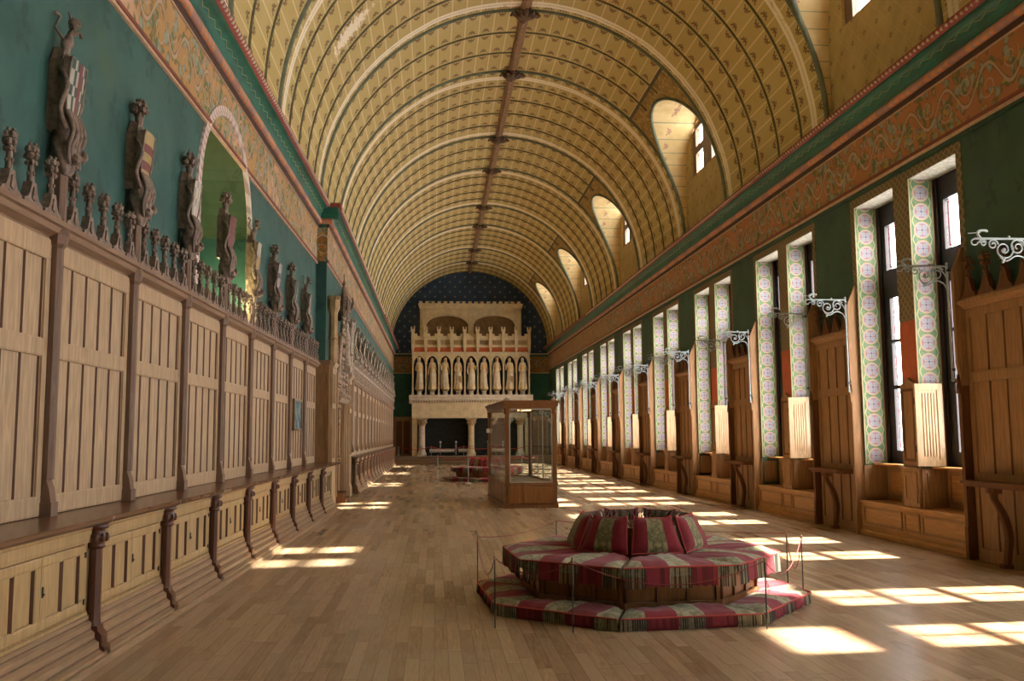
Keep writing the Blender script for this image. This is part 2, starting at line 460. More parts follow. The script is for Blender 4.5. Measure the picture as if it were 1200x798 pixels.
# ------------------------------------------------------------------ mesh builder
class MB:
    def __init__(s, tf=None): s.v = []; s.f = []; s.m = []; s.uv = []; s.tf = tf; s.sm = []
    def add(s, verts, faces, mi=0, uvs=None, smooth=False):
        b = len(s.v)
        s.v += [tuple(s.tf(*p)) if s.tf else tuple(p) for p in verts]
        for i, f in enumerate(faces):
            s.f.append(tuple(b+j for j in f)); s.m.append(mi); s.sm.append(smooth)
            s.uv.append(uvs[i] if uvs else None)
    def box(s, x0, x1, y0, y1, z0, z1, mi=0):
        s.add([(x,y,z) for z in (z0,z1) for y in (y0,y1) for x in (x0,x1)],
              [(0,2,3,1),(4,5,7,6),(0,1,5,4),(2,6,7,3),(0,4,6,2),(1,3,7,5)], mi)
    def prism(s, poly, a0, a1, axis='y', mi=0, smooth=False):
        n = len(poly)
        def P(u, w, a): return {'y': (u,a,w), 'x': (a,u,w), 'z': (u,w,a)}[axis]
        vs = [P(u,w,a0) for u,w in poly]+[P(u,w,a1) for u,w in poly]
        s.add(vs, [(i,(i+1)%n,n+(i+1)%n,n+i) for i in range(n)], mi, smooth=smooth)
        s.add(vs, [tuple(range(n))[::-1], tuple(range(n,2*n))], mi)
    def lathe(s, prof, cx=0, cy=0, n=12, mi=0, smooth=True, ph=0, cap=True, sx=1, sy=1):
        vs = []
        for r, z in prof:
            for i in range(n):
                t = 2*PI*(i+ph)/n; vs.append((cx+r*sx*math.cos(t), cy+r*sy*math.sin(t), z))
        fs = [(k*n+i, k*n+(i+1)%n, (k+1)*n+(i+1)%n, (k+1)*n+i) for k in range(len(prof)-1) for i in range(n)]
        s.add(vs, fs, mi, smooth=smooth)
        if cap: s.add([vs[i] for i in range(n)], [tuple(range(n))[::-1]], mi); s.add(vs[-n:], [tuple(range(n))], mi)
    def tube(s, pts, r, n=6, mi=0, smooth=True):
        pts = [Vector(p) for p in pts]; m = len(pts)
        rr = r if isinstance(r, (list, tuple)) else [r]*m
        vs = []; up = None
        for i, p in enumerate(pts):
            d = (pts[min(i+1,m-1)]-pts[max(i-1,0)])
            if d.length < 1e-9: d = Vector((0,0,1))
            d.normalize()
            if up is None: up = Vector((0,0,1)) if abs(d.z) < .9 else Vector((1,0,0))
            a = d.cross(up)
            if a.length < 1e-4: a = d.cross(Vector((1,0.1,0)))
            a.normalize(); b = a.cross(d).normalized(); up = b
            for k in range(n):
                t = 2*PI*k/n; q = p+(a*math.cos(t)+b*math.sin(t))*rr[i]; vs.append(tuple(q))
        fs = [(k*n+i, k*n+(i+1)%n, (k+1)*n+(i+1)%n, (k+1)*n+i) for k in range(m-1) for i in range(n)]
        s.add(vs, fs, mi, smooth=smooth); s.add(vs[:n], [tuple(range(n))[::-1]], mi); s.add(vs[-n:], [tuple(range(n))], mi)
    def ball(s, c, r, nu=10, nv=6, mi=0, rot=None, lump=0, seed=0):
        rx, ry, rz = r if isinstance(r, (tuple, list)) else (r,r,r)
        R = Matrix.Rotation(rot[0], 3, rot[1]) if rot else None
        rd = random.Random(seed)
        vs = []
        for j in range(nv+1):
            ph = PI*j/nv
            for i in range(nu):
                t = 2*PI*i/nu; k = 1+(rd.uniform(-lump,lump) if 0<j<nv else 0)
                q = Vector((rx*math.sin(ph)*math.cos(t)*k, ry*math.sin(ph)*math.sin(t)*k, rz*math.cos(ph)))
                if R: q = R @ q
                vs.append((c[0]+q.x, c[1]+q.y, c[2]+q.z))
        s.add(vs, [(j*nu+i, (j+1)*nu+i, (j+1)*nu+(i+1)%nu, j*nu+(i+1)%nu) for j in range(nv) for i in range(nu)], mi, smooth=not lump)
    def loft(s, secs, mi=0, smooth=True, cap=True, closed=True, uvf=None):
        n = len(secs[0]); vs = [p for q in secs for p in q]
        rng = range(n) if closed else range(n-1)
        fs = [(k*n+i, k*n+(i+1)%n, (k+1)*n+(i+1)%n, (k+1)*n+i) for k in range(len(secs)-1) for i in rng]
        s.add(vs, fs, mi, smooth=smooth)
        if cap and closed: s.add(secs[0], [tuple(range(n))[::-1]], mi); s.add(secs[-1], [tuple(range(n))], mi)
    def build(s, name, mats, parent=None, smooth=None, fixn=True, doubles=False):
        me = bpy.data.meshes.new(name); me.from_pydata(s.v, [], s.f)
        if not isinstance(mats, (list, tuple)): mats = [mats]
        for m in mats: me.materials.append(M[m] if isinstance(m, str) else m)
        me.polygons.foreach_set('material_index', s.m)
        me.polygons.foreach_set('use_smooth', s.sm if smooth is None else [smooth]*len(s.f))
        if any(u for u in s.uv):
            uvl = me.uv_layers.new(name='UVMap'); k = 0
            for f, u in zip(s.f, s.uv):
                for j in range(len(f)):
                    uvl.data[k].uv = u[j] if u else (0,0); k += 1
        if fixn:
            bm = bmesh.new(); bm.from_mesh(me)
            if doubles: bmesh.ops.remove_doubles(bm, verts=bm.verts, dist=1e-5)
            bmesh.ops.recalc_face_normals(bm, faces=bm.faces); bm.to_mesh(me); bm.free()
        me.update()
        o = bpy.data.objects.new(name, me); COL.objects.link(o)
        if parent: o.parent = parent
        return o
import bmesh

def tag(o, label=None, cat=None, group=None, kind=None):
    if label: o['label'] = label
    if cat: o['category'] = cat
    if group: o['group'] = group
    if kind: o['kind'] = kind
    return o
def empty(name, loc=(0,0,0), rz=0):
    o = bpy.data.objects.new(name, None); COL.objects.link(o); o.location = loc; o.rotation_euler = (0,0,rz)
    o.empty_display_size = .1
    return o
def struct(mb, name, mats, **k):
    o = mb.build(name, mats, **k); o['kind'] = 'structure'; return o
def copy_tree(o, parent=None):
    c = o.copy(); COL.objects.link(c); c.parent = parent
    for ch in list(KIDS(o)): copy_tree(ch, c)
    return c
def KIDS(o): return [x for x in o.children]
def place(proto, used, loc, rz, label, group=None):
    """first use moves the prototype itself, later uses copy it with its parts"""
    o = proto if not used else copy_tree(proto)
    o.location = loc; o.rotation_euler = (0,0,rz); o['label'] = label
    if group: o['group'] = group
    return o
def th(i): return ORD[i]
def spiral(cx, cz, r0, r1, t0, t1, n=16):
    return [(cx+(r0+(r1-r0)*i/n)*math.cos(t0+(t1-t0)*i/n), cz+(r0+(r1-r0)*i/n)*math.sin(t0+(t1-t0)*i/n)) for i in range(n+1)]
def smooth_pts(pts, k=6):
    """Catmull-Rom through points"""
    P = [Vector(p) for p in pts]; out = []
    for i in range(len(P)-1):
        a = P[max(i-1,0)]; b = P[i]; c = P[i+1]; d = P[min(i+2,len(P)-1)]
        for j in range(k):
            t = j/k
            out.append(tuple(.5*((2*b)+(c-a)*t+(2*a-5*b+4*c-d)*t*t+(3*b-a-3*c+d)*t**3)))
    out.append(tuple(P[-1])); return out

# ------------------------------------------------------------------ the room
XR = 7.03; YN = -4.0; YF = 56.2
ML = .019; AL = -math.atan(ML)
def xl(y): return -3.0 + ML*(y-8.3)       # left wall face, near section (it runs slightly askew)
XL2 = -2.52; YS = 21.3
b = MB(); b.box(-3.9, 8.6, YN-.5, YF+.4, -.2, 0); struct(b, 'floor', 'parquet')
b = MB()
b.box(-2.6, 7.2, 53.3, YF, 0.001, .15); b.box(-2.6, 7.2, 53.62, YF, .15, .30); b.box(-2.6, 7.2, 53.94, YF, .30, .45)
for i in range(3): b.box(-2.6, 7.2, 53.27+.32*i, 53.34+.32*i, .115+.15*i, .152+.15*i)
struct(b, 'floor_dais', 'dais_wood')

# vault
PROF = [11.55]
def dormer_half(z):      # half width of a dormer opening at height z
    if z < 8.8: return 1.83
    t = (z-8.8)/1.42
    return 1.83*math.sqrt(max(0, 1-t**2.1))
DC = [13.35+9.35*k for k in range(-1, 5)]
def vault_pt(a, y, r=VR): return (VX+r*math.cos(a), y, VZ+r*math.sin(a))
b = MB()
NA = 72
angs = [PI*i/NA for i in range(NA+1)]
# left half and crown: full strips ; right side is cut around the dormers
ZT = 10.22
aT = math.asin((ZT-VZ)/VR)
up = [aT+(PI-aT)*i/56 for i in range(57)]
lo = [aT*i/30 for i in range(31)]
ys = [YN-.1, YF+.1]
def strip(aa, y0f, y1f):
    vs = []; 
    for a in aa: vs += [vault_pt(a, y0f(a)), vault_pt(a, y1f(a))]
    b.add(vs, [(2*i, 2*i+1, 2*i+3, 2*i+2) for i in range(len(aa)-1)], 0, smooth=True)
strip(up, lambda a: ys[0], lambda a: ys[1])
edges = [None]+DC+[None]
for i in range(len(edges)-1):
    c0, c1 = edges[i], edges[i+1]
    f0 = (lambda a, c=c0: ys[0]) if c0 is None else (lambda a, c=c0: c+dormer_half(VZ+VR*math.sin(a)))
    f1 = (lambda a, c=c1: ys[1]) if c1 is None else (lambda a, c=c1: c-dormer_half(VZ+VR*math.sin(a)))
    strip(lo, f0, f1)
# outer shell gives the vault its thickness
vs = []
for i in range(41):
    a = aT + (PI-aT)*i/40; vs += [vault_pt(a, ys[0], 5.0), vault_pt(a, ys[1], 5.0)]
b.add(vs, [(2*i, 2*i+1, 2*i+3, 2*i+2) for i in range(40)], 0, smooth=True)
struct(b, 'ceiling', 'vault_paint', fixn=False)
XD = 7.02                                   # dormer end walls stand above the wall face
nwin = [0]
def glaze_name(): nwin[0] += 1; return 'window_%d' % nwin[0]
for k, c in enumerate(DC):
    b = MB(); n = 26
    zs = [7.0+1.8*i/6 for i in range(7)]
    side = [( c+1.83, z) for z in zs]
    arc = []
    for i in range(1, n):
        t = PI*i/n; zz = 8.8+1.42*(math.sin(t)**(1/1.05)); hw = dormer_half(min(zz, 10.2199)); arc.append((c+math.copysign(hw, math.cos(t)), zz))
    prof = side + arc + [(c-1.83, z) for z in reversed(zs)]
    vs = []
    for (y, z) in prof:
        xa = VX+math.sqrt(max(0, VR**2-(z-VZ)**2)); vs += [(min(xa, XD), y, z), (XD+.02, y, z)]
    b.add(vs, [(2*i, 2*i+1, 2*i+3, 2*i+2) for i in range(len(prof)-1)], 0, smooth=True)
    vs2 = [(x, y+(.06 if y > c else -.06), z+.05) for x, y, z in vs]
    b.add(vs2, [(2*i, 2*i+1, 2*i+3, 2*i+2) for i in range(len(prof)-1)], 0, smooth=True)
    struct(b, 'ceiling_dormer', 'dormer_paint', fixn=False)
    # end wall with a window hole  (hole c-1.3..c+1.3, z 8.62..10.0)
    b = MB(); hx0, hx1 = XD, XD+.22
    W0, W1, Z0, Z1 = c-1.28, c+1.28, 8.62, 10.02
    b.box(hx0, hx1, c-2.0, c+2.0, 6.9, Z0); b.box(hx0, hx1, c-2.0, W0, Z0, Z1); b.box(hx0, hx1, W1, c+2.0, Z0, Z1); b.box(hx0, hx1, c-2.0, c+2.0, Z1, 10.7)
    struct(b, 'wall_dormer', 'lunette_paint')
    if k >= 0:
        w = empty(glaze_name(), (XD+.12, c, Z0)); w['kind'] = 'structure'
        f = MB(); hh = Z1-Z0
        for (y0, y1, z0, z1) in ((-1.28,-1.0,0,hh),(1.0,1.28,0,hh),(-1.0,1.0,0,.07),(-1.0,1.0,hh-.12,hh),(-.36,.36,.07,hh-.12),(-1.0,-.36,.60,.80),(.36,1.0,.60,.80)):
            f.box(-.06,.06,y0,y1,z0,z1)
        f.build('window_frame', 'oak_post', w)
        g = MB()
        for y0, y1 in ((-1.0,-.36),(.36,1.0)): g.box(-.006,.006,y0,y1,.07,.60); g.box(-.006,.006,y0,y1,.80,hh-.12); g.build('pane', 'window_glass', w)
b = MB(); b.box(-3.6, -2.62, YN, YS, 7.031, 7.08); struct(b, 'ceiling_edge', 'vault_paint')
# ribs : main ones at the dormer edges, thin ones between
def rib(y, r, w, m, name='trim_rib', a0=0.0, a1=PI):
    b = MB(); n = 64; secs = []
    for i in range(n+1):
        a = a0+(a1-a0)*i/n
        secs.append([vault_pt(a, y-w, VR+.01), vault_pt(a, y-w*.8, VR-r*.7), vault_pt(a, y, VR-r), vault_pt(a, y+w*.8, VR-r*.7), vault_pt(a, y+w, VR+.01)])
    b.loft(secs, closed=False, cap=False)
    struct(b, name, m, fixn=False)
RIBS = []
k = -1
while True:
    base = D0 + DP*k
    for i in range(3): RIBS.append((base+DW/3*i, i == 0))
    for i in range(5): RIBS.append((base+DW+(DP-DW)/5*i, i == 0))
    k += 1
    if base > 50: break
BOSS = []
for y, main in RIBS:
    if not (3.5 < y < YF-.1): continue
    inside = any(abs(y-c) < 1.6 for c in DC)
    if main:
        rib(y, .060, .045, 'rib_green'); BOSS.append(y)
    elif inside: rib(y, .035, .028, 'rib_paint', a0=aT+.02)
    else: rib(y, .035, .028, 'rib_paint')
for c in DC[1:]:
    aH = math.asin((10.47-VZ)/VR); b = MB(); xx, _, zz = vault_pt(aH, 0, VR-.03)
    b.tube([(xx, c-1.85, zz), (xx, c+1.85, zz)], .045, 6); struct(b, 'trim_dormer_rail', 'rib_paint')
# dormer arch mouldings
for c in DC[1:]:
    for ex in (0,):
        b = MB(); pts = []
        for i in range(41):
            t = PI*i/40; zz = 8.8+1.42*(math.sin(t)**(1/1.05)) if 0 < i < 40 else 8.8
            hw = dormer_half(min(zz, 10.2199)) if 0 < i < 40 else 1.83
            y = c+math.copysign(hw, math.cos(t)); pts.append((VX+math.sqrt(VR**2-(zz-VZ)**2)-.01, y, zz))
        for z in (8.4,8.0,7.6,7.05): pts.append((VX+math.sqrt(VR**2-(z-VZ)**2)-.01, c-1.83, z))
        pts = [(VX+math.sqrt(VR**2-(z-VZ)**2)-.01, c+1.83, z) for z in (7.05,7.6,8.0,8.4)]+pts
        b.tube(pts, .045, 6); struct(b, 'trim_dormer_arch', 'rib_green')
b = MB(); b.box(VX-.085, VX+.085, YN, YF, VZ+VR-.10, VZ+VR+.05); b.box(VX-.05, VX+.05, YN, YF, VZ+VR-.14, VZ+VR-.09)
b.box(VX-.12, VX+.12, YN, YF, VZ+VR-.05, VZ+VR+.05)
struct(b, 'trim_ridge', 'ridge_wood')
# carved bosses
def make_boss():
    r = empty('ceiling_boss')
    b = MB()
    for i in range(8):
        t = 2*PI*i/8; L = .36 if i % 2 == 0 else .25
        pts = [(0,0,-.04),(L*.35*math.cos(t),L*.35*math.sin(t),-.10),(L*.75*math.cos(t),L*.75*math.sin(t),-.03),(L*math.cos(t),L*math.sin(t),-.08)]
        b.tube(smooth_pts(pts,3), [.03+.035*math.sin(PI*min(1,j/9*1.1)) for j in range(10)], 6)
        b.ball((L*.85*math.cos(t+.25),L*.85*math.sin(t+.25),-.05), .045, 6, 4)
    b.build('leaves', 'boss_wood', r)
    b = MB(); b.lathe([(.10,0),(.13,-.06),(.09,-.12),(.03,-.15)], n=10); b.build('rosette', 'boss_wood', r)
    return r
pb = make_boss(); BOSS.sort()
for i, y in enumerate(BOSS):
    o = place(pb, i > 0, (VX, y, VZ+VR-.09), 0, 'carved dark wooden boss on the ridge beam, %s from the near end' % th(i+1) , 'carved bosses on the ridge beam')
    o['category'] = 'ceiling boss'

# cornice and frieze along a wall. local: o outwards, a along, z up
def cornice(tf, a0, a1, frm, suffix, top_extra=0.0):
    b = MB(tf); b.box(-.02, .012, a0, a1, 5.72, 6.52); struct(b, 'trim_frieze_'+suffix, frm)
    b = MB(tf); b.prism([(0,5.655),(.03,5.66),(.035,5.69),(.02,5.70),(.02,5.72),(0,5.72)], a0, a1); b.box(0,.035,a0,a1,6.50,6.52); struct(b, 'trim_frieze_edge_'+suffix, 'cream_line')
    b = MB(tf); b.box(0,.04,a0,a1,5.70,5.745); b.prism([(0,5.745),(.02,5.745),(.02,5.755),(0,5.755)], a0, a1); struct(b, 'trim_frieze_line_'+suffix, 'brown_red')
    b = MB(tf); b.prism([(0,6.52),(.03,6.52),(.05,6.58),(.05,6.60),(0,6.60)], a0, a1); struct(b, 'trim_cornice_gap_'+suffix, 'dark_gap')
    pr = [(.0,6.60)]+[(.075+.055*math.cos(t), 6.655+.06*math.sin(t)) for t in [-PI/2+PI*i/8 for i in range(9)]]+[(.0,6.715)]
    b = MB(tf); b.prism(pr, a0, a1, smooth=True); struct(b, 'trim_rope_'+suffix, 'rope_paint')
    cv = [(.0,6.71),(.09,6.71),(.10,6.735)]+[(.10+.17*(1-math.cos(t)), 6.735+.19*math.sin(t)) for t in [PI/2*i/7 for i in range(1,8)]]+[(.27,6.945),(.0,6.945)]
    b = MB(tf); b.prism(cv, a0, a1); struct(b, 'trim_cove_'+suffix, 'green_cove')
    b = MB(tf); a = a0; i = 0; st = .15; far = 34
    pts = []
    while a < min(a1, far):
        u = .42 if i % 2 else .58
        t = PI/2*u; pts.append((.10+.17*(1-math.cos(t))-.0+.006, a, 6.735+.19*math.sin(t)-.006)); a += st; i += 1
    if len(pts) > 1: b.tube(pts, .0045, 4); struct(b, 'trim_zigzag_'+suffix, 'zigzag_gold')
    b = MB(tf); b.prism([(.0,6.945),(.28,6.945),(.34,6.99),(.34,7.03),(.0-top_extra,7.03),(.0-top_extra,6.99)], a0, a1); struct(b, 'trim_top_band_'+suffix, 'dentil_red')
    b = MB(tf); a = a0+.05
    while a < min(a1, 40):
        b.ball((.325, a, 6.985), (.028,.030,.030), 6, 4); a += .115
    if len(b.v): struct(b, 'trim_beading_'+suffix, 'dentil_cream')
TL = lambda o, a, z: (xl(a)+o, a, z)
TL2 = lambda o, a, z: (XL2+o, a, z)
TR = lambda o, a, z: (XR-o, a, z)
cornice(TL, YN, YS, 'frieze_left', 'left', .2)
cornice(TL2, YS, YF, 'frieze_left', 'left_far', .5)
cornice(TR, YN, YF, 'frieze_right', 'right', .2)
TE = lambda o, a, z: (a, YF-o, z)
# end wall cornice is plainer, either side of the chimneypiece
for a0, a1, sfx in ((-2.6,-1.28,'end_left'),(5.66,7.1,'end_right')):
    b = MB(TE); b.box(-.01,.02,a0,a1,5.5,6.5); struct(b, 'trim_frieze_'+sfx, 'frieze_end')
    b = MB(TE); b.prism([(0,6.5),(.1,6.52),(.16,6.62),(0,6.62)], a0, a1, axis='y'); struct(b, 'trim_cornice_'+sfx, 'green_end')
    b = MB(TE); b.box(0,.2,a0,a1,6.62,6.68); b.box(0,.04,a0,a1,5.46,5.5); struct(b, 'trim_cornice_top_'+sfx, 'stone')

# left wall, with a round-headed niche  (a 11.55..14.25, top 5.98)
NY0, NY1, NZ = 11.42, 14.22, 4.7
nc = (NY0+NY1)/2; nr = (NY1-NY0)/2
b = MB(TL)
def wallquad(a0, a1, z0, z1, o=0.0): b.add([(o,a0,z0),(o,a1,z0),(o,a1,z1),(o,a0,z1)], [(0,1,2,3)])
b.box(-.9, 0, YN, NY0, 0, 7.6); b.box(-.9, 0, NY1, YS+.05, 0, 7.6)
b.box(-.9, 0, NY0, NY1, 0, 3.0)
n = 24
for i in range(n):
    t0, t1 = PI*i/n, PI*(i+1)/n
    y0, z0, y1, z1 = nc+nr*math.cos(t0), NZ+nr*math.sin(t0), nc+nr*math.cos(t1), NZ+nr*math.sin(t1)
    b.add([(0,y0,z0),(0,y1,z1),(0,y1,7.6),(0,y0,7.6),(-.9,y0,z0),(-.9,y1,z1),(-.9,y1,7.6),(-.9,y0,7.6)], [(0,1,2,3),(4,7,6,5),(0,4,5,1)], 0)
struct(b, 'wall_left', 'green_wall')
b = MB(TL); b.box(-.98,-.9,NY0-.3,NY1+.3,2.9,6.3)
for i in range(n):
    t0, t1 = PI*i/n, PI*(i+1)/n
    y0, z0, y1, z1 = nc+(nr-.01)*math.cos(t0), NZ+(nr-.01)*math.sin(t0), nc+(nr-.01)*math.cos(t1), NZ+(nr-.01)*math.sin(t1)
    b.add([(0.0,y0,z0),(0.0,y1,z1),(-.9,y1,z1),(-.9,y0,z0)], [(0,1,2,3)])
struct(b, 'wall_left_niche', 'green_niche', fixn=False)
b = MB(TL)
pr = [(nr-.0,0),(nr+.13,0)]
secs = []
for (yy, zz, ny, nz) in [(NY1,3.3,1,0),(NY1,NZ-.01,1,0)]+[(nc+nr*math.cos(PI*i/30), NZ+nr*math.sin(PI*i/30), math.cos(PI*i/30), math.sin(PI*i/30)) for i in range(31)]+[(NY0,NZ-.01,-1,0),(NY0,3.3,-1,0)]:
    secs.append([(-.02,yy-ny*.02,zz-nz*.02),(.035,yy,zz),(.045,yy+ny*.03,zz+nz*.03),(.03,yy+ny*.06,zz+nz*.06),(.03,yy+ny*.13,zz+nz*.13),(.0,yy+ny*.14,zz+nz*.14)])
b.loft(secs, closed=False, cap=False, smooth=False)
struct(b, 'trim_niche_border', 'niche_border', fixn=False)
# far section of the left wall and the return between the two
b = MB(); b.box(-3.6, XL2, YS, YF, 0, 7.0); struct(b, 'wall_left_far', 'green_wall')
b = MB(); b.box(xl(YS)+.0, XL2+.012, YS-.012, YS, 5.72, 6.52); struct(b, 'trim_frieze_return', 'frieze_end')
b = MB(); b.prism([(YS-.10,6.60),(YS-.13,6.66),(YS-.10,6.715),(YS,6.72),(YS,6.60)], xl(YS), XL2+.13, axis='x'); struct(b, 'trim_rope_return', 'rope_paint')
b = MB(); b.prism([(YS,6.71),(YS-.10,6.72),(YS-.14,6.83),(YS-.27,6.93),(YS-.27,6.945),(YS,6.945)], xl(YS), XL2+.27, axis='x'); struct(b, 'trim_cove_return', 'green_cove')
b = MB(); b.prism([(YS,6.945),(YS-.28,6.945),(YS-.34,6.99),(YS-.34,7.03),(YS+.1,7.03)], xl(YS), XL2+.34, axis='x'); struct(b, 'trim_top_band_return', 'dentil_red')

# end walls
b = MB(); b.box(-3.9, 8.6, YF, YF+.4, 0, 6.6)
struct(b, 'wall_end', 'green_end')
b = MB(); b.box(-3.9, 8.6, YF+.001, YF+.4, 6.6, 12.4); struct(b, 'wall_end_tympanum', 'navy_stars')
b = MB(); b.box(-3.9, 8.6, YN-.5, YN, 0, 12.4)
struct(b, 'wall_back', 'green_end')
# ------------------------------------------------------------------ left wall joinery
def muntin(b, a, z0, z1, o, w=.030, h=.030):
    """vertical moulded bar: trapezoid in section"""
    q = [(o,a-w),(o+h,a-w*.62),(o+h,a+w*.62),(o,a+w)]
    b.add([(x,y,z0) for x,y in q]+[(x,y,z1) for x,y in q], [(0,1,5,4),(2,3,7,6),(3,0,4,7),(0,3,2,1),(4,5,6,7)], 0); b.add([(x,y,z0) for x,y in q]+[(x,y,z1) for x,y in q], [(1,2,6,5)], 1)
def rail(b, a0, a1, z0, z1, o, h=.030, ch=.014):
    b.prism([(o,z0),(o+h-ch*.3,z0),(o+h,z0+ch),(o+h,z1-ch),(o+h-ch*.3,z1),(o,z1)], a0, a1)
def finial(bay, a, z0, mt='carved', h=.47, seed=0):
    b = MB(); k = h/.47; o = .10
    pr = [(-.15,0),(-.14,.03),(-.085,.05),(-.055,.10),(-.036,.17),(.036,.17),(.055,.10),(.085,.05),(.14,.03),(.15,0)]
    b.prism([(a+u, z0+w*k) for u, w in pr], o-.035, o+.03, axis='x')
    b.prism([(a-.035,z0+.045*k),(a-.02,z0+.13*k),(a+.02,z0+.13*k),(a+.035,z0+.045*k),(a,z0+.03*k)], o+.03, o+.042, axis='x')
    b.tube([(o,a,z0+.16*k),(o,a,z0+.40*k)], [.026,.017], 6)
    rd = random.Random(seed)
    for j, (zz, rr, n) in enumerate(((.235,.022,3),(.315,.028,4),(.365,.034,5),(.415,.034,5),(.452,.022,3))):
        for i in range(n):
            t = 2*PI*i/n+j*.6; b.ball((o+rr*.95*math.cos(t), a+rr*.95*math.sin(t), z0+zz*k), (rr*.72,rr*.72,rr*.8), 6, 4, lump=.25, seed=seed+i+j*9)
    f = b.build('finial', mt, bay, fixn=False)
    return f
PW = 1.72
def make_panelling(far=False):
    r = empty('wall_panelling'); tag(r, cat='wall panelling')
    b = MB(); b.box(-.0,.035,.03,PW-.03,1.07,3.18); b.build('backboard', 'oak_panel', r)
    b = MB(); o = .035
    rail(b,.05,PW-.05,1.07,1.22,o); rail(b,.05,PW-.05,2.27,2.41,o); rail(b,.05,PW-.05,3.02,3.18,o)
    b.box(o,o+.03,.05,.13,1.22,3.02); b.box(o,o+.03,PW-.13,PW-.05,1.22,3.02)
    b.build('rails', 'oak_panel', r)
    n = 5; s = (PW-.26)/n
    for z0, z1 in ((1.20,2.29),(2.39,3.04)):
        for i in range(n+1):
            b = MB(); a = .13+s*i
            muntin(b, a, z0, z1, o, .024 if 0 < i < n else .018, .015); b.build('muntin', ['muntin_pale' if far else 'muntin_shade_wood','oak_panel'], r)
    b = MB(); zc = 3.17
    b.prism([(0,zc),(.05,zc),(.055,zc+.03),(.12,zc+.06),(.135,zc+.10),(.16,zc+.11),(.16,zc+.15),(.0,zc+.17)], .0, PW)
    b.build('cornice', 'oak_cornice', r)
    z0 = 3.33
    if far:
        b = MB(); b.box(.06,.12,0,PW,3.33,3.36); b.box(.06,.12,0,PW,3.66,3.70)
        for i in range(6):
            a = .14+.286*i; b.box(.07,.11,a-.012,a+.012,3.36,3.66)
            if i < 5:
                b.tube([(.09,a+.143+.13*math.cos(t),3.50+.13*math.sin(t)) for t in [PI*j/6 for j in range(7)]], .012, 4)
                b.tube([(.09,a+.143+.05*math.cos(t),3.44+.05*math.sin(t)) for t in [2*PI*j/6 for j in range(7)]], .010, 4)
        b.build('tracery', 'carved_pale', r); z0 = 3.70
    for i in range(5): finial(r, .20+.33*i, z0, 'carved_pale' if far else 'carved', .50 if far else .47, seed=i*31+(500 if far else 0))
    return r
SH = {}
def shield_pat(k):
    def f(u, v):       # u -1..1 , v 0 top..1
        if k == 0: return 1 if abs(u-.05) < .24 else (0 if (int((u+1)*2.6)+int(v*5)) % 2 else 2)
        if k == 1: return 1 if (.22 < v < .42 or .6 < v < .78) else 0
        if k == 2: return 0 if (int((u+1)*2.5)+int(v*5)) % 2 else 2
        if k == 3: return 1
        if k == 4: return 0 if v > .4 else 1
        if k == 5: return 1 if abs(u) < .2 or .35 < v < .52 else 0
        return 0 if u*1.2+v > .5 else 2
    return f
SHM = [('h_cream','h_red','h_green'),('h_gold','h_red','h_gold'),('h_silver','h_red','stone_white'),('h_gold','h_red','h_red'),('h_gold','h_cream','h_red'),('h_silver','h_blue','h_red'),('h_cream','h_blue','h_green')]
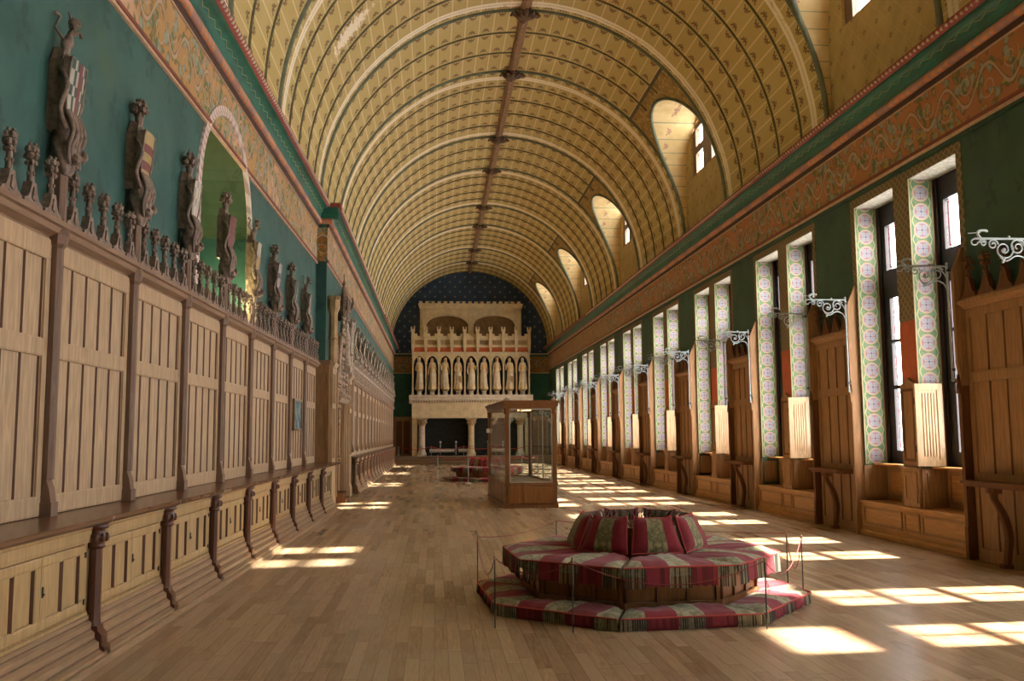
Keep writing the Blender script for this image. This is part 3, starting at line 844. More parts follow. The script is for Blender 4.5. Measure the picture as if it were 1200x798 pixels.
def make_post(k, far=False):
    r = empty('heraldic_post'); tag(r, cat='carved post')
    b = MB()
    b.lathe([(.050,1.34),(.050,3.12),(.07,3.15),(.085,3.22),(.07,3.30),(.055,3.34),(.055,3.74)], .085, 0, 8, smooth=False, ph=.5)
    b.build('shaft', 'post_pale' if far else 'oak_post', r)
    b = MB(); b.box(.0,.15,-.062,.062,1.065,1.17); b.prism([(0,1.17),(.14,1.17),(.125,1.27),(.10,1.34),(0,1.34)], -.05, .05); b.build('foot_block', 'post_pale' if far else 'oak_post', r)
    mt = 'carved_pale' if far else 'carved'
    b = MB(); b.box(.0,.11,-.10,.09,4.05,4.62); b.prism([(-.10,4.62),(.09,4.62),(.03,4.74),(-.04,4.74)], .01, .10, axis='x')
    b.build('backing_block', mt, r)
    # draped supporter : crouching beast wrapped in cloth
    b = MB(); rd = random.Random(k+40)
    secs = []
    for j in range(11):
        z = 3.70+.47*j/10; w = (.05,.075,.10,.115,.11,.12,.115,.105,.11,.11,.10)[j]
        secs.append([(.115+w*.8*math.cos(t)*(1+.18*math.sin(5*t+j)), w*1.0*math.sin(t)*(1+.18*math.sin(5*t+j*1.3)), z) for t in [2*PI*i/20 for i in range(20)]])
    b.loft(secs)
    for i in range(5):
        a = -.13+.065*i; b.tube(smooth_pts([(.16,a*.8,4.20),(.21,a*.8+.02*math.sin(i*2),4.05),(.19,a*.8-.03,3.90),(.18,a*.7+.02,3.78)],3), [.024-.0012*j for j in range(10)], 5)
    b.tube(smooth_pts([(.15,.09,3.98),(.22,.10,3.90),(.23,.05,3.84),(.20,.0,3.86)],4), .026, 6)
    b.ball((.20,-.02,3.83),(.05,.05,.05),8,6,lump=.15,seed=k)
    b.build('draped_carving', mt, r)
    b = MB(); f = shield_pat(k % 7); NU, NV = 9, 12
    def P(u, v, off):
        w = .145*(1 if v < .5 else math.sqrt(max(0, 1-((v-.5)/.5)**2))*.97+.03); return (.165+.02*(1-u*u)+.05*(v-.5)*-1+off, u*w-.0, 4.62-.50*v)
    for i in range(NU):
        for j in range(NV):
            u0, u1, v0, v1 = -1+2*i/NU, -1+2*(i+1)/NU, j/NV, (j+1)/NV
            b.add([P(u0,v0,0),P(u1,v0,0),P(u1,v1,0),P(u0,v1,0)], [(0,1,2,3)], f((u0+u1)/2,(v0+v1)/2))
    rim = [(-1,0),(1,0),(1,.5)]+[(1,.5+.5*t/6) for t in range(1,7)]+[(-1,1-.5*t/6) for t in range(0,7)]
    pp = [P(u,v,.0) for u,v in rim]; pq = [(p[0]-.05,p[1],p[2]) for p in pp]; n = len(pp)
    b.add(pp+pq, [(i,(i+1)%n,n+(i+1)%n,n+i) for i in range(n)]+[tuple(range(n,2*n))], 3)
    b.build('shield', list(SHM[k % 7])+[mt], r, fixn=False)
    b = MB(); b.tube([P(u,v,.004) for u,v in rim+[rim[0]]], .010, 5)
    b.tube(smooth_pts([(.10,-.12,4.55),(.17,-.15,4.40),(.12,-.15,4.2),(.16,-.11,4.05)],4), .022, 5)
    b.tube(smooth_pts([(.10,.11,4.50),(.16,.15,4.35),(.12,.15,4.2),(.16,.11,4.05)],4), .022, 5)
    b.build('strapwork', mt, r)
    b = MB(); b.lathe([(.03,4.70),(.055,4.66),(.065,4.60)][::-1]+[(.045,4.76),(.04,4.80)], .09, -.02, 8)
    kk = k % 4
    if kk == 0:    # lion rampant crest
        b.tube(smooth_pts([(.09,-.02,4.74),(.10,.01,4.84),(.12,-.01,4.92)],3), [.03+.02*math.sin(j) for j in range(7)], 6)
        b.ball((.14,.0,4.95),(.05,.045,.045),8,5,lump=.2,seed=k)
        for s_ in (-1,1): b.tube([(.11,.02*s_,4.86),(.16,.06*s_,4.90),(.17,.07*s_,4.86)], [.018,.013,.018], 5); b.tube([(.12,.02*s_,4.97),(.11,.05*s_,5.03)], [.014,.006], 4)
        b.tube([(.08,-.04,4.80),(.03,-.09,4.88),(.06,-.07,4.98),(.03,-.10,5.0)], [.014,.012,.012,.02], 5)
    else:
        for j in range(4):
            z = 4.80+.05*j; rr = (.035,.055,.05,.03)[j]
            for i in range(5):
                t = 2*PI*i/5+j*.5; b.ball((.09+rr*math.cos(t),-.02+rr*math.sin(t),z), rr*.62, 6, 4, lump=.3, seed=k*7+i+j)
        b.tube([(.09,-.02,4.72),(.09,-.02,4.96)], [.02,.012], 5)
        if kk == 2:
            for s_ in (-1,1): b.tube(smooth_pts([(.09,-.02,4.86),(.10,-.02+.07*s_,4.93),(.10,-.02+.05*s_,5.0)],3), [.02,.022,.02,.018,.014,.01,.006], 5)
    b.build('crest', mt, r, fixn=False)
    return r
def make_cabinet():
    r = empty('cabinet'); tag(r, cat='cabinet')
    b = MB(); b.box(.02,.41,.0,PW,.30,1.0); b.box(.41,.43,.06,.13,.36,.98); b.box(.41,.43,PW-.13,PW-.06,.36,.98)
    b.prism([(.41,.87),(.45,.875),(.455,.90),(.455,.965),(.47,.975),(.475,1.0),(.41,1.0)], .06, PW-.06)
    b.prism([(.41,.345),(.445,.345),(.445,.365),(.41,.38)], .06, PW-.06)
    b.build('carcass', 'oak_low', r)
    for q in range(2):
        a0 = .135+(PW-.27)/2*q; a1 = a0+(PW-.27)/2-.006
        d = empty('door', (0,0,0)); d.parent = r
        bd = MB(); bd.box(.412,.422,a0,a1,.385,.865); bd.build('door_panel', 'oak_low', d)
        bd = MB(); o = .422; w = .085
        rail(bd,a0,a1,.385,.455,o,.022); rail(bd,a0,a1,.795,.865,o,.022)
        bd.box(o,o+.022,a0,a0+w,.455,.795); bd.box(o,o+.022,a1-w,a1,.455,.795)
        bd.build('door_frame', 'oak_low', d)
        for am, wm in (((a0+a1)/2,.03),(a1-w,.014)):
            bd = MB(); muntin(bd,am,.45,.80,o,wm,.022); bd.build('door_muntin', ['muntin_shade_wood','oak_low'], d)
    b = MB(); b.box(.442,.452,PW/2+.012,PW/2+.030,.60,.67); b.ball((.455,PW/2+.021,.62),.008,6,4); b.build('keyhole_plate', 'iron_dark', r)
    b = MB()
    for z in (.45,.79): b.box(.442,.452,PW-.150,PW-.128,z-.02,z+.02); b.box(.442,.452,.128,.150,z-.02,z+.02)
    b.build('hinge', 'iron_dark', r)
    b = MB(); b.prism([(.02,.345),(.435,.345),(.45,.335),(.45,.30),(.475,.285),(.475,.235),(.505,.215),(.505,.165),(.54,.145),(.54,.09),(.58,.07),(.58,.045),(.605,.045),(.62,.03),(.62,.0),(.02,.0)], .0, PW)
    b.build('plinth', 'oak_plinth', r)
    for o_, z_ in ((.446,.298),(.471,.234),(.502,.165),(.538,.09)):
        b = MB(); b.prism([(o_,z_-.004),(o_+.009,z_-.004),(o_+.009,z_+.006),(o_,z_+.014)], .0, PW); b.build('plinth_shade_line', 'oak_post', r)  # dark strips added in the step corners in place of shading
    return r
def make_column(cm='dark_column'):
    r = empty('column'); tag(r, cat='column'); o = .47
    b = MB(); b.lathe([(.054,.24),(.048,.30),(.046,.82),(.05,.84)], o, 0, 8, smooth=False, ph=.5); b.build('shaft', cm, r)
    b = MB(); b.prism([(.40,.0),(o+.11,.0),(o+.11,.10),(o+.085,.12),(o+.085,.19),(o+.055,.225),(o+.05,.26),(.40,.26)], -.06, .06); b.build('base_block', cm, r)
    b = MB(); b.lathe([(.05,.82),(.07,.835),(.062,.85),(.06,.86),(.075,.89),(.080,.92),(.062,.945),(.06,.965),(.085,.975),(.09,.99),(.08,1.0),(.11,1.022),(.125,1.040),(.125,1.058),(.02,1.060)], o, 0, 16)
    for i in range(10):
        t = 2*PI*i/10; b.ball((o+.074*math.cos(t), .074*math.sin(t), .905), (.022,.022,.034), 6, 4)
    b.build('capital', cm, r)
    return r
Y0 = 7.28
def ledge(name, tf, a0, a1, o1, label):
    b = MB(tf); b.prism([(.0,1.001),(o1-.07,1.001),(o1-.05,1.012),(o1-.015,1.02),(o1,1.035),(o1,1.055),(o1-.01,1.064),(.0,1.064)], a0, a1)
    return tag(b.build(name, 'shelf_wood'), label, 'shelf')
ledge('shelf', TL, YN+.1, YS+.15, .59, 'long dark wooden shelf over the near left cupboards, this side of the carved doorway')
YB2 = 27.35; XU2, XC2 = -2.515, -2.80
ledge('shelf', lambda o, a, z: (XC2+o, a, z), 26.6, YF-1.2, .59, 'long wooden shelf over the far left cupboards, between the carved doorway and the end wall')
pp = make_panelling(); pc = make_cabinet(); pl = make_column()
posts = [make_post(k) for k in range(7)]
NB = 9
def lrow(i): return 'leftmost in the photo' if i == 0 else '%s from the left edge' % th(i+1)
for i in range(NB):
    y = Y0+PW*(i-1)
    if i < NB-0 and y+PW < YS+.2:
        o = place(pp, i > 0, (xl(y), y, 0), AL, 'tall near left wall panelling bay topped by finials, '+lrow(i), 'near left wall panelling bays')
        o['category'] = 'wall panelling'
        o = place(pc, i > 0, (xl(y), y, 0), AL, 'low oak cupboard under the near left shelf, '+lrow(i), 'near left cupboards')
    if i > 0:
        pi_ = (i-1) % 7; fresh = i-1 < 7
        desc = ['red banded green shield','gold shield with red bars','silver chequered shield','dark red shield','red and gold shield','blue and silver shield','cream and green shield'][pi_]
        o = place(posts[pi_], not fresh, (xl(y), y, 0), AL, 'left wall post carved with a %s, %s from the camera' % (desc, th(i)), 'near left heraldic posts')
        o = place(pl, i > 1, (xl(y), y, 0), AL, 'dark wooden column under the near left shelf, %s from the camera' % th(i), 'near left shelf columns')
# last columns right up to the doorway jamb
y = Y0+PW*8
if y < YS: pass
fcol = make_column('column_lit'); fp_ = make_panelling(True); nf = 16; fposts = [make_post(k, True) for k in range(5)]
for i in range(nf):
    y = YB2+PW*i
    if y+PW > YF-.2: break
    o = place(fp_, i > 0, (XU2, y, 0), 0, 'left wall panelling bay beyond the carved doorway, %s from the doorway' % th(i+1), 'far left wall panelling bays')
    o = fposts[i] if i < 5 else copy_tree(fposts[i % 5]); o.location = (XU2, y, .12); o.rotation_euler = (0,0,0)
    o['label'] = 'carved heraldic post far down the left wall, %s beyond the doorway' % th(i+1); o['group'] = 'far left heraldic posts'
    if y+PW < YF-1.1:
        o = copy_tree(pc); o.location = (XC2, y, 0); o.rotation_euler = (0,0,0)
        o['label'] = 'low oak cupboard far down the left wall, %s beyond the doorway' % th(i+1); o['group'] = 'far left cupboards'
    o = fcol if i == 0 else copy_tree(fcol); o.location = (XC2, y, 0); o.rotation_euler = (0,0,0)
    o['label'] = 'dark column under the far left shelf, %s beyond the doorway' % th(i+1); o['group'] = 'far left shelf columns'

# side panelling where the doorway block steps forward
r = empty('side_panelling', (-2.78, YS, 0)); tag(r, 'narrow brown wooden panel facing the camera beside the carved doorway', 'wall panelling')
b = MB(); b.box(.0,.36,-.03,.03,1.064,3.30); b.build('backboard', 'oak_right', r)
b = MB(); 
for x0, x1, z0, z1 in ((0,.36,1.07,1.2),(0,.36,2.28,2.4),(0,.36,3.1,3.3),(0,.05,1.2,3.1),(.31,.36,1.2,3.1)): b.box(x0,x1,-.055,-.03,z0,z1)
b.build('rails', 'oak_right', r)
b = MB(); b.box(-.0,.38,-.10,.03,3.30,3.40); b.build('cornice', 'oak_cornice', r)

# carved doorway
r = empty('carved_doorway', (-2.52, 21.45, 0)); tag(r, 'tall carved doorway surround with two slim turrets on the left wall', 'doorway')
def turret(a, nm):
    b = MB(); b.box(.0,.20,a-.22,a+.42,.0,.22); b.box(.0,.17,a-.20,a+.40,.22,3.25)
    b.prism([(.17,.22),(.20,.22),(.17,.34)], a-.2, a+.4)
    for z0, z1 in ((1.15,2.3),(2.42,3.1)):
        for q in range(3): b.box(.17,.185,a-.12+.2*q,a-.08+.2*q,z0,z1)
    b.prism([(0,3.25),(.19,3.25),(.23,3.32),(.23,3.36),(0,3.36)], a-.24, a+.44)
    bb = b.build(nm, 'oak_panel', r)
    t = MB(); t.lathe([(.10,3.36),(.10,3.9),(.13,3.95),(.105,4.0),(.105,4.55),(.15,4.66),(.155,4.78),(.155,4.86)], .13, a+.10, 8, smooth=False, ph=.5)
    for i in range(8):
        tt = 2*PI*(i+.5)/8; t.box(.13+.13*math.cos(tt)-.035,.13+.13*math.cos(tt)+.035,a+.10+.13*math.sin(tt)-.035,a+.10+.13*math.sin(tt)+.035,4.86,4.95)
    t.build('turret', 'stone_dark' if nm == 'near_pier' else 'carved_pale', r)
turret(.12, 'near_pier'); turret(4.45, 'far_pier')
b = MB()
for a0, a1 in ((.54,1.35),(3.35,4.25)):
    b.box(.0,.12,a0,a1,.0,3.3); b.box(.12,.16,a0+.1,a0+.18,.2,3.2); b.box(.12,.16,a1-.18,a1-.1,.2,3.2)
b.build('jamb_panels', 'oak_panel', r)
b = MB()
b.prism([(0,2.5),(.18,2.5),(.26,2.62),(.28,2.72),(.0,2.78)], 1.30, 3.40)
for i in range(7): b.box(.26,.30,1.4+.3*i,1.5+.3*i,2.60,2.70)
b.build('lintel', 'carved_pale', r)
b = MB(); rd = random.Random(3)
for i in range(5):     # openwork tracery and foliage climbing over the door
    a = 1.45+.45*i; b.tube([(.10,a,2.75),(.10,a,4.6-.35*abs(i-2))], .03, 5)
    b.tube([(.10,a+.225+.2*math.cos(t),3.5+.3*math.sin(t)) for t in [PI*j/8 for j in range(9)]], .022, 5)
for s_ in (-1,1):
    b.tube(smooth_pts([(.14,2.35+1.1*s_,2.78),(.16,2.35+.9*s_,3.5),(.16,2.35+.35*s_,4.3),(.16,2.35,4.9)],5), .05, 6)
    for j in range(9):
        f = j/9; b.ball((.19, 2.35+s_*(1.1-.95*f**.8), 2.9+2.0*f), .075, 7, 5, lump=.35, seed=j)
for j in range(60): b.ball((.10+rd.uniform(0,.10), 2.35+rd.uniform(-1,1)*(.9-.12*(j%6)), 2.85+.28*(j%6)+rd.uniform(0,.2)), rd.uniform(.035,.07), 6, 4, lump=.4, seed=j)
b.build('tracery', 'carved_pale', r, fixn=False)
b = MB(); b.box(.0,.06,.54,4.25,2.78,4.2); b.build('backboard', 'oak_panel', r)
b = MB(); b.lathe([(.14,4.62),(.17,4.70),(.15,4.80),(.20,4.86),(.20,4.95),(.12,5.22),(.05,5.50),(.03,5.56),(.05,5.60),(.02,5.68)], .16, 2.35, 8, smooth=False)
b.tube([(.16,2.35,5.66),(.16,2.35,5.86)], .015, 5); b.tube([(.16,2.27,5.79),(.16,2.43,5.79)], .014, 5)
for i in range(6):
    t = 2*PI*i/6; b.tube([(.16+.20*math.cos(t),2.35+.20*math.sin(t),4.9),(.16+.24*math.cos(t),2.35+.24*math.sin(t),5.12),(.16+.22*math.cos(t),2.35+.22*math.sin(t),5.26)], [.03,.03,.008], 5)
b.build('canopy', 'carved', r, fixn=False)
b = MB(); secs = []
for j in range(13):     # draped figure under the canopy
    z = 3.45+1.15*j/12; w = (.14,.16,.15,.13,.125,.12,.13,.14,.13,.10,.05,.075,.03)[j]
    secs.append([(.24+w*.7*math.cos(t)*(1+.08*math.sin(6*t)), 2.35+w*math.sin(t)*(1+.08*math.sin(6*t)), z) for t in [2*PI*i/18 for i in range(18)]])
b.loft(secs); b.box(.06,.36,2.2,2.5,3.30,3.45); b.build('niche_figure', 'carved_pale', r)
d = empty('door_1', (-2.52, 23.8, 0)); d['kind'] = 'structure'
b = MB(); b.box(.0,.035,-.98,.98,.0,2.5); b.build('door_leaf', 'oak_right', d)
b = MB()
for a0, a1 in ((-.98,-.06),(.06,.98)):
    for z0, z1 in ((.1,1.0),(1.1,2.4)): b.box(.035,.05,a0+.08,a0+.14,z0,z1); b.box(.035,.05,a1-.14,a1-.08,z0,z1); b.box(.035,.05,a0+.08,a1-.08,z0,z0+.06); b.box(.035,.05,a0+.08,a1-.08,z1-.06,z1)
b.build('door_frame', 'oak_right_dark', d)
b = MB(); b.ball((.08,.1,1.05),.03,8,6); b.tube([(.03,.1,1.05),(.08,.1,1.05)],.01,5); b.build('door_handle', 'brass', d)
b = MB(); b.box(.036,.044,.30,.50,1.95,2.15,0); b.ball((.046,.40,2.05),(.004,.06,.06),10,6,1); o = b.build('door_sign', ['black','white_card'])
tag(o, 'small black square sign with a white symbol on the brown door of the carved doorway', 'sign'); o.location = (-2.52, 23.8, 0)
# plinth blocks beside the door
o = MB(); o.box(0,.30,0,.9,0,.12); o.box(0,.22,0,.9,.12,.25); o = o.build('doorstep', 'oak_right_dark'); o.location = (-2.50, 23.35, 0.001)
tag(o, 'dark wooden step block at the foot of the carved doorway', 'step')

# painting
r = empty('framed_picture', (xl(18.4)+.075, 18.4, 2.08), AL); tag(r, 'small framed blue-green picture hanging on the left wall panelling', 'picture')
b = MB()
for a0, a1, z0, z1 in ((-.46,.46,-.31,-.26),(-.46,.46,.26,.31),(-.46,-.41,-.26,.26),(.41,.46,-.26,.26)): b.box(0,.05,a0,a1,z0,z1)
b.build('frame', 'brass', r); b = MB(); b.box(.0,.03,-.41,.41,-.26,.26); b.build('canvas', 'painting', r)
r['label'] = 'small gold framed blue-green picture hanging on the left wall panelling'

# lamp standing in the niche
r = empty('floodlight', (xl(14.0)-.35, 13.95, 3.001)); tag(r, 'small floodlight glowing at the foot of the painted niche', 'lamp')
b = MB(); b.box(-.08,.08,-.10,.10,0,.03); b.box(-.015,.015,-.10,-.085,.03,.2); b.box(-.015,.015,.085,.10,.03,.2); b.build('stand', 'black', r)
b = MB(); b.box(-.07,.07,-.08,.08,.10,.26); b.build('housing', 'black', r)
b = MB(); b.box(-.06,.06,-.084,-.081,.11,.25); b.build('bulb', 'spot_glow', r)
# ------------------------------------------------------------------ right wall
XW = 7.10; XG = 7.50; XO = 7.70
A0_, A1_, B0_, B1_ = 11.62, 12.90, 13.35, 14.68
BP = 4.8; WT = 5.45; WB = 1.14
KS = list(range(-3, 9))
b = MB()
b.box(XW, XO, YN, YF, WT, 7.05)
prev = YN
for k in KS:
    a = BP*k
    b.box(XW, XO, prev, A0_+a, 0, WT)
    b.box(XW, XO, A1_+a, B0_+a, WB, WT)
    b.box(XG, XO, A0_+a, B1_+a, 0, WB)
    prev = B1_+a
b.box(XW, XO, prev, YF, 0, WT)
struct(b, 'wall_right', 'green_right')
b = MB(); b.box(XR+.02, XW, YN, YF, 5.62, 7.05); struct(b, 'wall_right_header', 'green_right')
b = MB()
for k in KS:
    a = BP*k; e = .006
    for y, s_ in ((A0_,1),(A1_,-1),(B0_,1),(B1_,-1)):
        b.box(XW, XG, min(y, y+s_*e)+a, max(y, y+s_*e)+a, WB, WT-e)
struct(b, 'wall_right_jambs', 'jamb_paint')
b = MB()
for k in KS:
    a = BP*k
    b.box(XW, XG, A0_+a, A1_+a, WT-.006, WT); b.box(XW, XG, B0_+a, B1_+a, WT-.006, WT)
struct(b, 'wall_right_soffits', 'soffit_paint')
b = MB()
for k in KS:
    a = BP*k; e = .006
    b.box(XW-e, XW, A0_-.13+a, A0_+a, 3.46, WT+.14); b.box(XW-e, XW, B1_+a, B1_+.13+a, 2.4, WT+.14)
    b.box(XW-e, XW, A1_+a, B0_+a, 3.32, WT); b.box(XW-e, XW, A0_+a, B1_+a, WT, WT+.14)
struct(b, 'wall_right_border', 'border_paint')
b = MB()
for k in KS:
    b.box(XW-.006, XW, A1_+BP*k, B0_+BP*k, 2.38, 3.32)
struct(b, 'wall_right_mullion_paint', 'orange_paint')

def make_window(wd):
    w = empty('window'); w['kind'] = 'structure'
    f = MB(); hw = wd/2
    T = WT-WB
    for (y0, y1, z0, z1) in ((-hw,-hw+.20,0,T),(hw-.20,hw,0,T),(-hw+.2,hw-.2,0,.16),(-hw+.2,hw-.2,T-.36,T),(-hw+.2,hw-.2,2.78,3.20)):
        f.box(0,.10,y0,y1,z0,z1)
    for y0, y1, z0, z1 in ((-hw+.2,-hw+.26,.16,2.78),(hw-.26,hw-.2,.16,2.78),(-.035,.035,.16,2.78),(-hw+.26,hw-.26,.16,.22),(-hw+.26,hw-.26,2.72,2.78),(-hw+.26,hw-.26,1.22,1.28),(-hw+.26,hw-.26,1.98,2.03)):
        f.box(.0,.07,y0,y1,z0,z1)
    f.box(-.03,.0,-hw,-hw+.08,0,T); f.box(-.03,.0,hw-.08,hw,0,T)
    f.build('window_frame', 'frame_dark', w)
    g = MB()
    for y0, y1, z0, z1 in ((-hw+.26,-.035,.22,1.22),(.035,hw-.26,.22,1.22),(-hw+.26,-.035,1.28,1.98),(.035,hw-.26,1.28,1.98),(-hw+.26,-.035,2.03,2.72),(.035,hw-.26,2.03,2.72),(-hw+.2,hw-.2,3.2,T-.36)):
        g.box(.045,.051,y0,y1,z0,z1)
    g.build('pane', 'window_glass', w)
    r = MB()
    for y0, y1, z0, z1 in ((-hw+.26,-.035,.22,1.22),(.035,hw-.26,.22,1.22),(-hw+.26,-.035,1.28,1.98),(.035,hw-.26,1.28,1.98),(-hw+.26,-.035,2.03,2.72),(.035,hw-.26,2.03,2.72),(-hw+.2,hw-.2,3.2,T-.36)):
        i, t = .045, .018
        r.box(.038,.043,y0+i,y0+i+t,z0+i,z1-i); r.box(.038,.043,y1-i-t,y1-i,z0+i,z1-i)
        r.box(.038,.043,y0+i,y1-i,z0+i,z0+i+t); r.box(.038,.043,y0+i,y1-i,z1-i-t,z1-i)
    r.build('glass_border', 'red_glass', w)
    l = MB(); l.tube([(-.02,-hw+.22,1.0),(-.05,-hw+.22,1.0),(-.06,-hw+.26,1.02)], .012, 5); l.box(-.02,.0,-hw+.2,-hw+.24,.94,1.06); l.build('window_latch', 'iron_pale', w)
    return w
wa = make_window(A1_-A0_); wb = make_window(B1_-B0_)
for i, k in enumerate(KS):
    for p, c in ((wa,(A0_+A1_)/2),(wb,(B0_+B1_)/2)):
        o = p if i == 0 else copy_tree(p)
        o.location = (XG+.02, c+BP*k, WB); o.name = glaze_name()

TRL = lambda o, a, z: (-o, a, z)
def panel_frame(b, a0, a1, z0, z1, o, w=.06, h=.018):
    b.box(o, o+h, a0, a0+w, z0, z1); b.box(o, o+h, a1-w, a1, z0, z1); b.box(o, o+h, a0+w, a1-w, z0, z0+w); b.box(o, o+h, a0+w, a1-w, z1-w, z1)
def make_pier():            # local origin: wall plane x=7.24 at the pier centre ; o towards the room
    r = empty('pier_panelling'); tag(r, cat='wall panelling')
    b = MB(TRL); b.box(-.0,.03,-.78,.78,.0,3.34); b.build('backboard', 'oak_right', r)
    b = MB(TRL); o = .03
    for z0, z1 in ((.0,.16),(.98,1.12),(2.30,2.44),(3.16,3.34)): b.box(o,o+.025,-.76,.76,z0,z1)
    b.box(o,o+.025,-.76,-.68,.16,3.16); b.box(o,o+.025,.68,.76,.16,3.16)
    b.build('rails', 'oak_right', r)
    for z0, z1 in ((.15,.99),(1.11,2.31),(2.43,3.17)):
        for i in range(1, 4):
            b = MB(TRL); muntin(b, -.70+.35*i, z0, z1, o, .036, .017); b.build('muntin', ['oak_right_dark','oak_right'], r)  # dark flanks give each bar its shadow line by colour
    b = MB(TRL); b.prism([(.0,3.27),(.08,3.28),(.10,3.31),(.155,3.34),(.155,3.38),(.12,3.40),(.12,3.41),(.0,3.41)], -.76, .76); b.build('cornice', 'oak_right', r)
    for i in range(4):
        b = MB(TRL); a = -.57+.38*i; o = .09; z = 3.40
        b.prism([(a-.17,z),(a-.155,z+.05),(a-.10,z+.09),(a-.065,z+.18),(a-.04,z+.26),(a+.04,z+.26),(a+.065,z+.18),(a+.10,z+.09),(a+.155,z+.05),(a+.17,z)], o-.035, o+.025, axis='x')
        b.tube([(o,a,z+.24),(o,a,z+.50)], [.03,.02], 6)
        for j, (zz, rr) in enumerate(((.30,.03),(.40,.045),(.48,.05),(.54,.03))):
            for q in range(5):
                t = 2*PI*q/5+j; b.ball((o+rr*math.cos(t), a+rr*math.sin(t), z+zz), rr*.65, 6, 4, lump=.3, seed=i*9+q+j)
        b.build('finial', 'oak_right_dark', r, fixn=False)
    for s_ in (-1, 1):
        a = .812*s_; b = MB(TRL)
        b.box(.0,.175,a-.038,a+.038,.0,.42); b.box(.0,.165,a-.034,a+.034,.42,2.16)
        b.prism([(a-.038,2.16),(a+.038,2.16),(a+.034,2.24),(a,2.42),(a-.034,2.24)], .0, .185, axis='x')
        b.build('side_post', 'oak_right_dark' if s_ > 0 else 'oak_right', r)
        b = MB(TRL); b.prism([(.0,2.2),(.14,2.2),(.15,2.38),(.16,2.46),(.175,2.56),(.175,3.80),(.16,3.83),(.05,4.08),(.04,4.12),(.0,4.12)], a-.03, a+.03)
        b.build('side_board', 'oak_right', r)
    return r
def make_console():
    r = empty('console_table'); tag(r, cat='console table')
    b = MB(TRL)
    prf = [(.06,-.62),(.33,-.62),(.37,-.56),(.37,.56),(.33,.62),(.06,.62)]
    vs = [(x,y) for x,y in prf]
    b.prism(vs, 1.0, 1.035, axis='z'); b.prism([(x-.03 if x > .1 else x, y*.97) for x,y in prf], .965, 1.0, axis='z')
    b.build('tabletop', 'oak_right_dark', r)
    b = MB(TRL); secs = []
    path = smooth_pts([(.17,0,.0),(.155,0,.15),(.13,0,.35),(.15,0,.52),(.21,0,.70),(.28,0,.82),(.30,0,.90),(.30,0,.965)],4)
    for j, p in enumerate(path):
        f = j/(len(path)-1); w = .036+.010*math.sin(f*6); d = .032+.016*(1-abs(2*f-1)) + (.02 if f > .86 else 0)
        secs.append([(p[0]-d,-w,p[2]),(p[0]+d*.6,-w,p[2]),(p[0]+d,-w*.4,p[2]),(p[0]+d,w*.4,p[2]),(p[0]+d*.6,w,p[2]),(p[0]-d,w,p[2])])
    b.loft(secs, smooth=False); b.box(.22,.34,-.075,.075,.90,.965); b.box(.11,.23,-.05,.05,0,.05)
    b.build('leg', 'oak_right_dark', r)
    return r
def make_bracket():         # origin at the top of the rod ; arm goes to -x
    r = empty('iron_bracket'); tag(r, cat='wall bracket')
    b = MB(); b.tube([(0,0,-1.52),(0,0,.02)], .015, 6); b.ball((0,0,-1.54),.022,8,5); b.ball((0,0,-.60),.022,8,5); b.ball((0,0,.035),.02,8,5); b.build('rod', 'iron_pale', r)
    for z in (-.06,-1.40): b = MB(); b.box(-.012,.041,-.014,.014,z-.02,z+.02); b.build('wall_fixing', 'iron_dark', r)
    b = MB(); b.tube([(0,0,0),(-.66,0,0)], .013, 6)
    b.tube(smooth_pts([(-.66,0,0),(-.70,0,-.03),(-.69,0,-.07),(-.64,0,-.07),(-.62,0,-.04)],4), .009, 5); b.build('arm', 'iron_pale', r)
    b = MB()
    def sp(cx, cz, r0, r1, t0, t1, w=.010): b.tube([(x,0,z) for x,z in spiral(cx,cz,r0,r1,t0,t1,22)], w, 5)
    sp(-.14,-.10,.10,.018,.5,.5+2.3*PI*1.4); sp(-.31,-.13,.12,.02,PI*.2,PI*.2-3.2*PI); sp(-.44,-.07,.065,.012,0,3*PI); sp(-.56,-.05,.045,.01,PI,-2*PI)
    b.tube(smooth_pts([(0,0,-.36),(-.05,0,-.24),(-.16,0,-.20),(-.28,0,-.26),(-.36,0,-.22)],5), .009, 5)
    b.tube(smooth_pts([(0,0,-.20),(-.04,0,-.10),(-.14,0,-.01)],5), .008, 5)
    b.ball((-.31,0,-.13),.024,6,4); b.ball((-.33,0,-.27),.018,6,4); b.ball((-.24,0,.02),.018,6,4); b.ball((-.31,.0,-.23),.02,6,4)
    b.build('scrollwork', 'iron_pale', r)
    b = MB(); b.tube(smooth_pts([(-.58,0,.0),(-.62,0,.05),(-.60,0,.09),(-.52,0,.095),(-.50,0,.075)],4), .014, 6); b.tube([(-.74,0,.06),(-.58,0,.07)], .006, 5); b.build('hook', 'iron_pale', r)
    return r
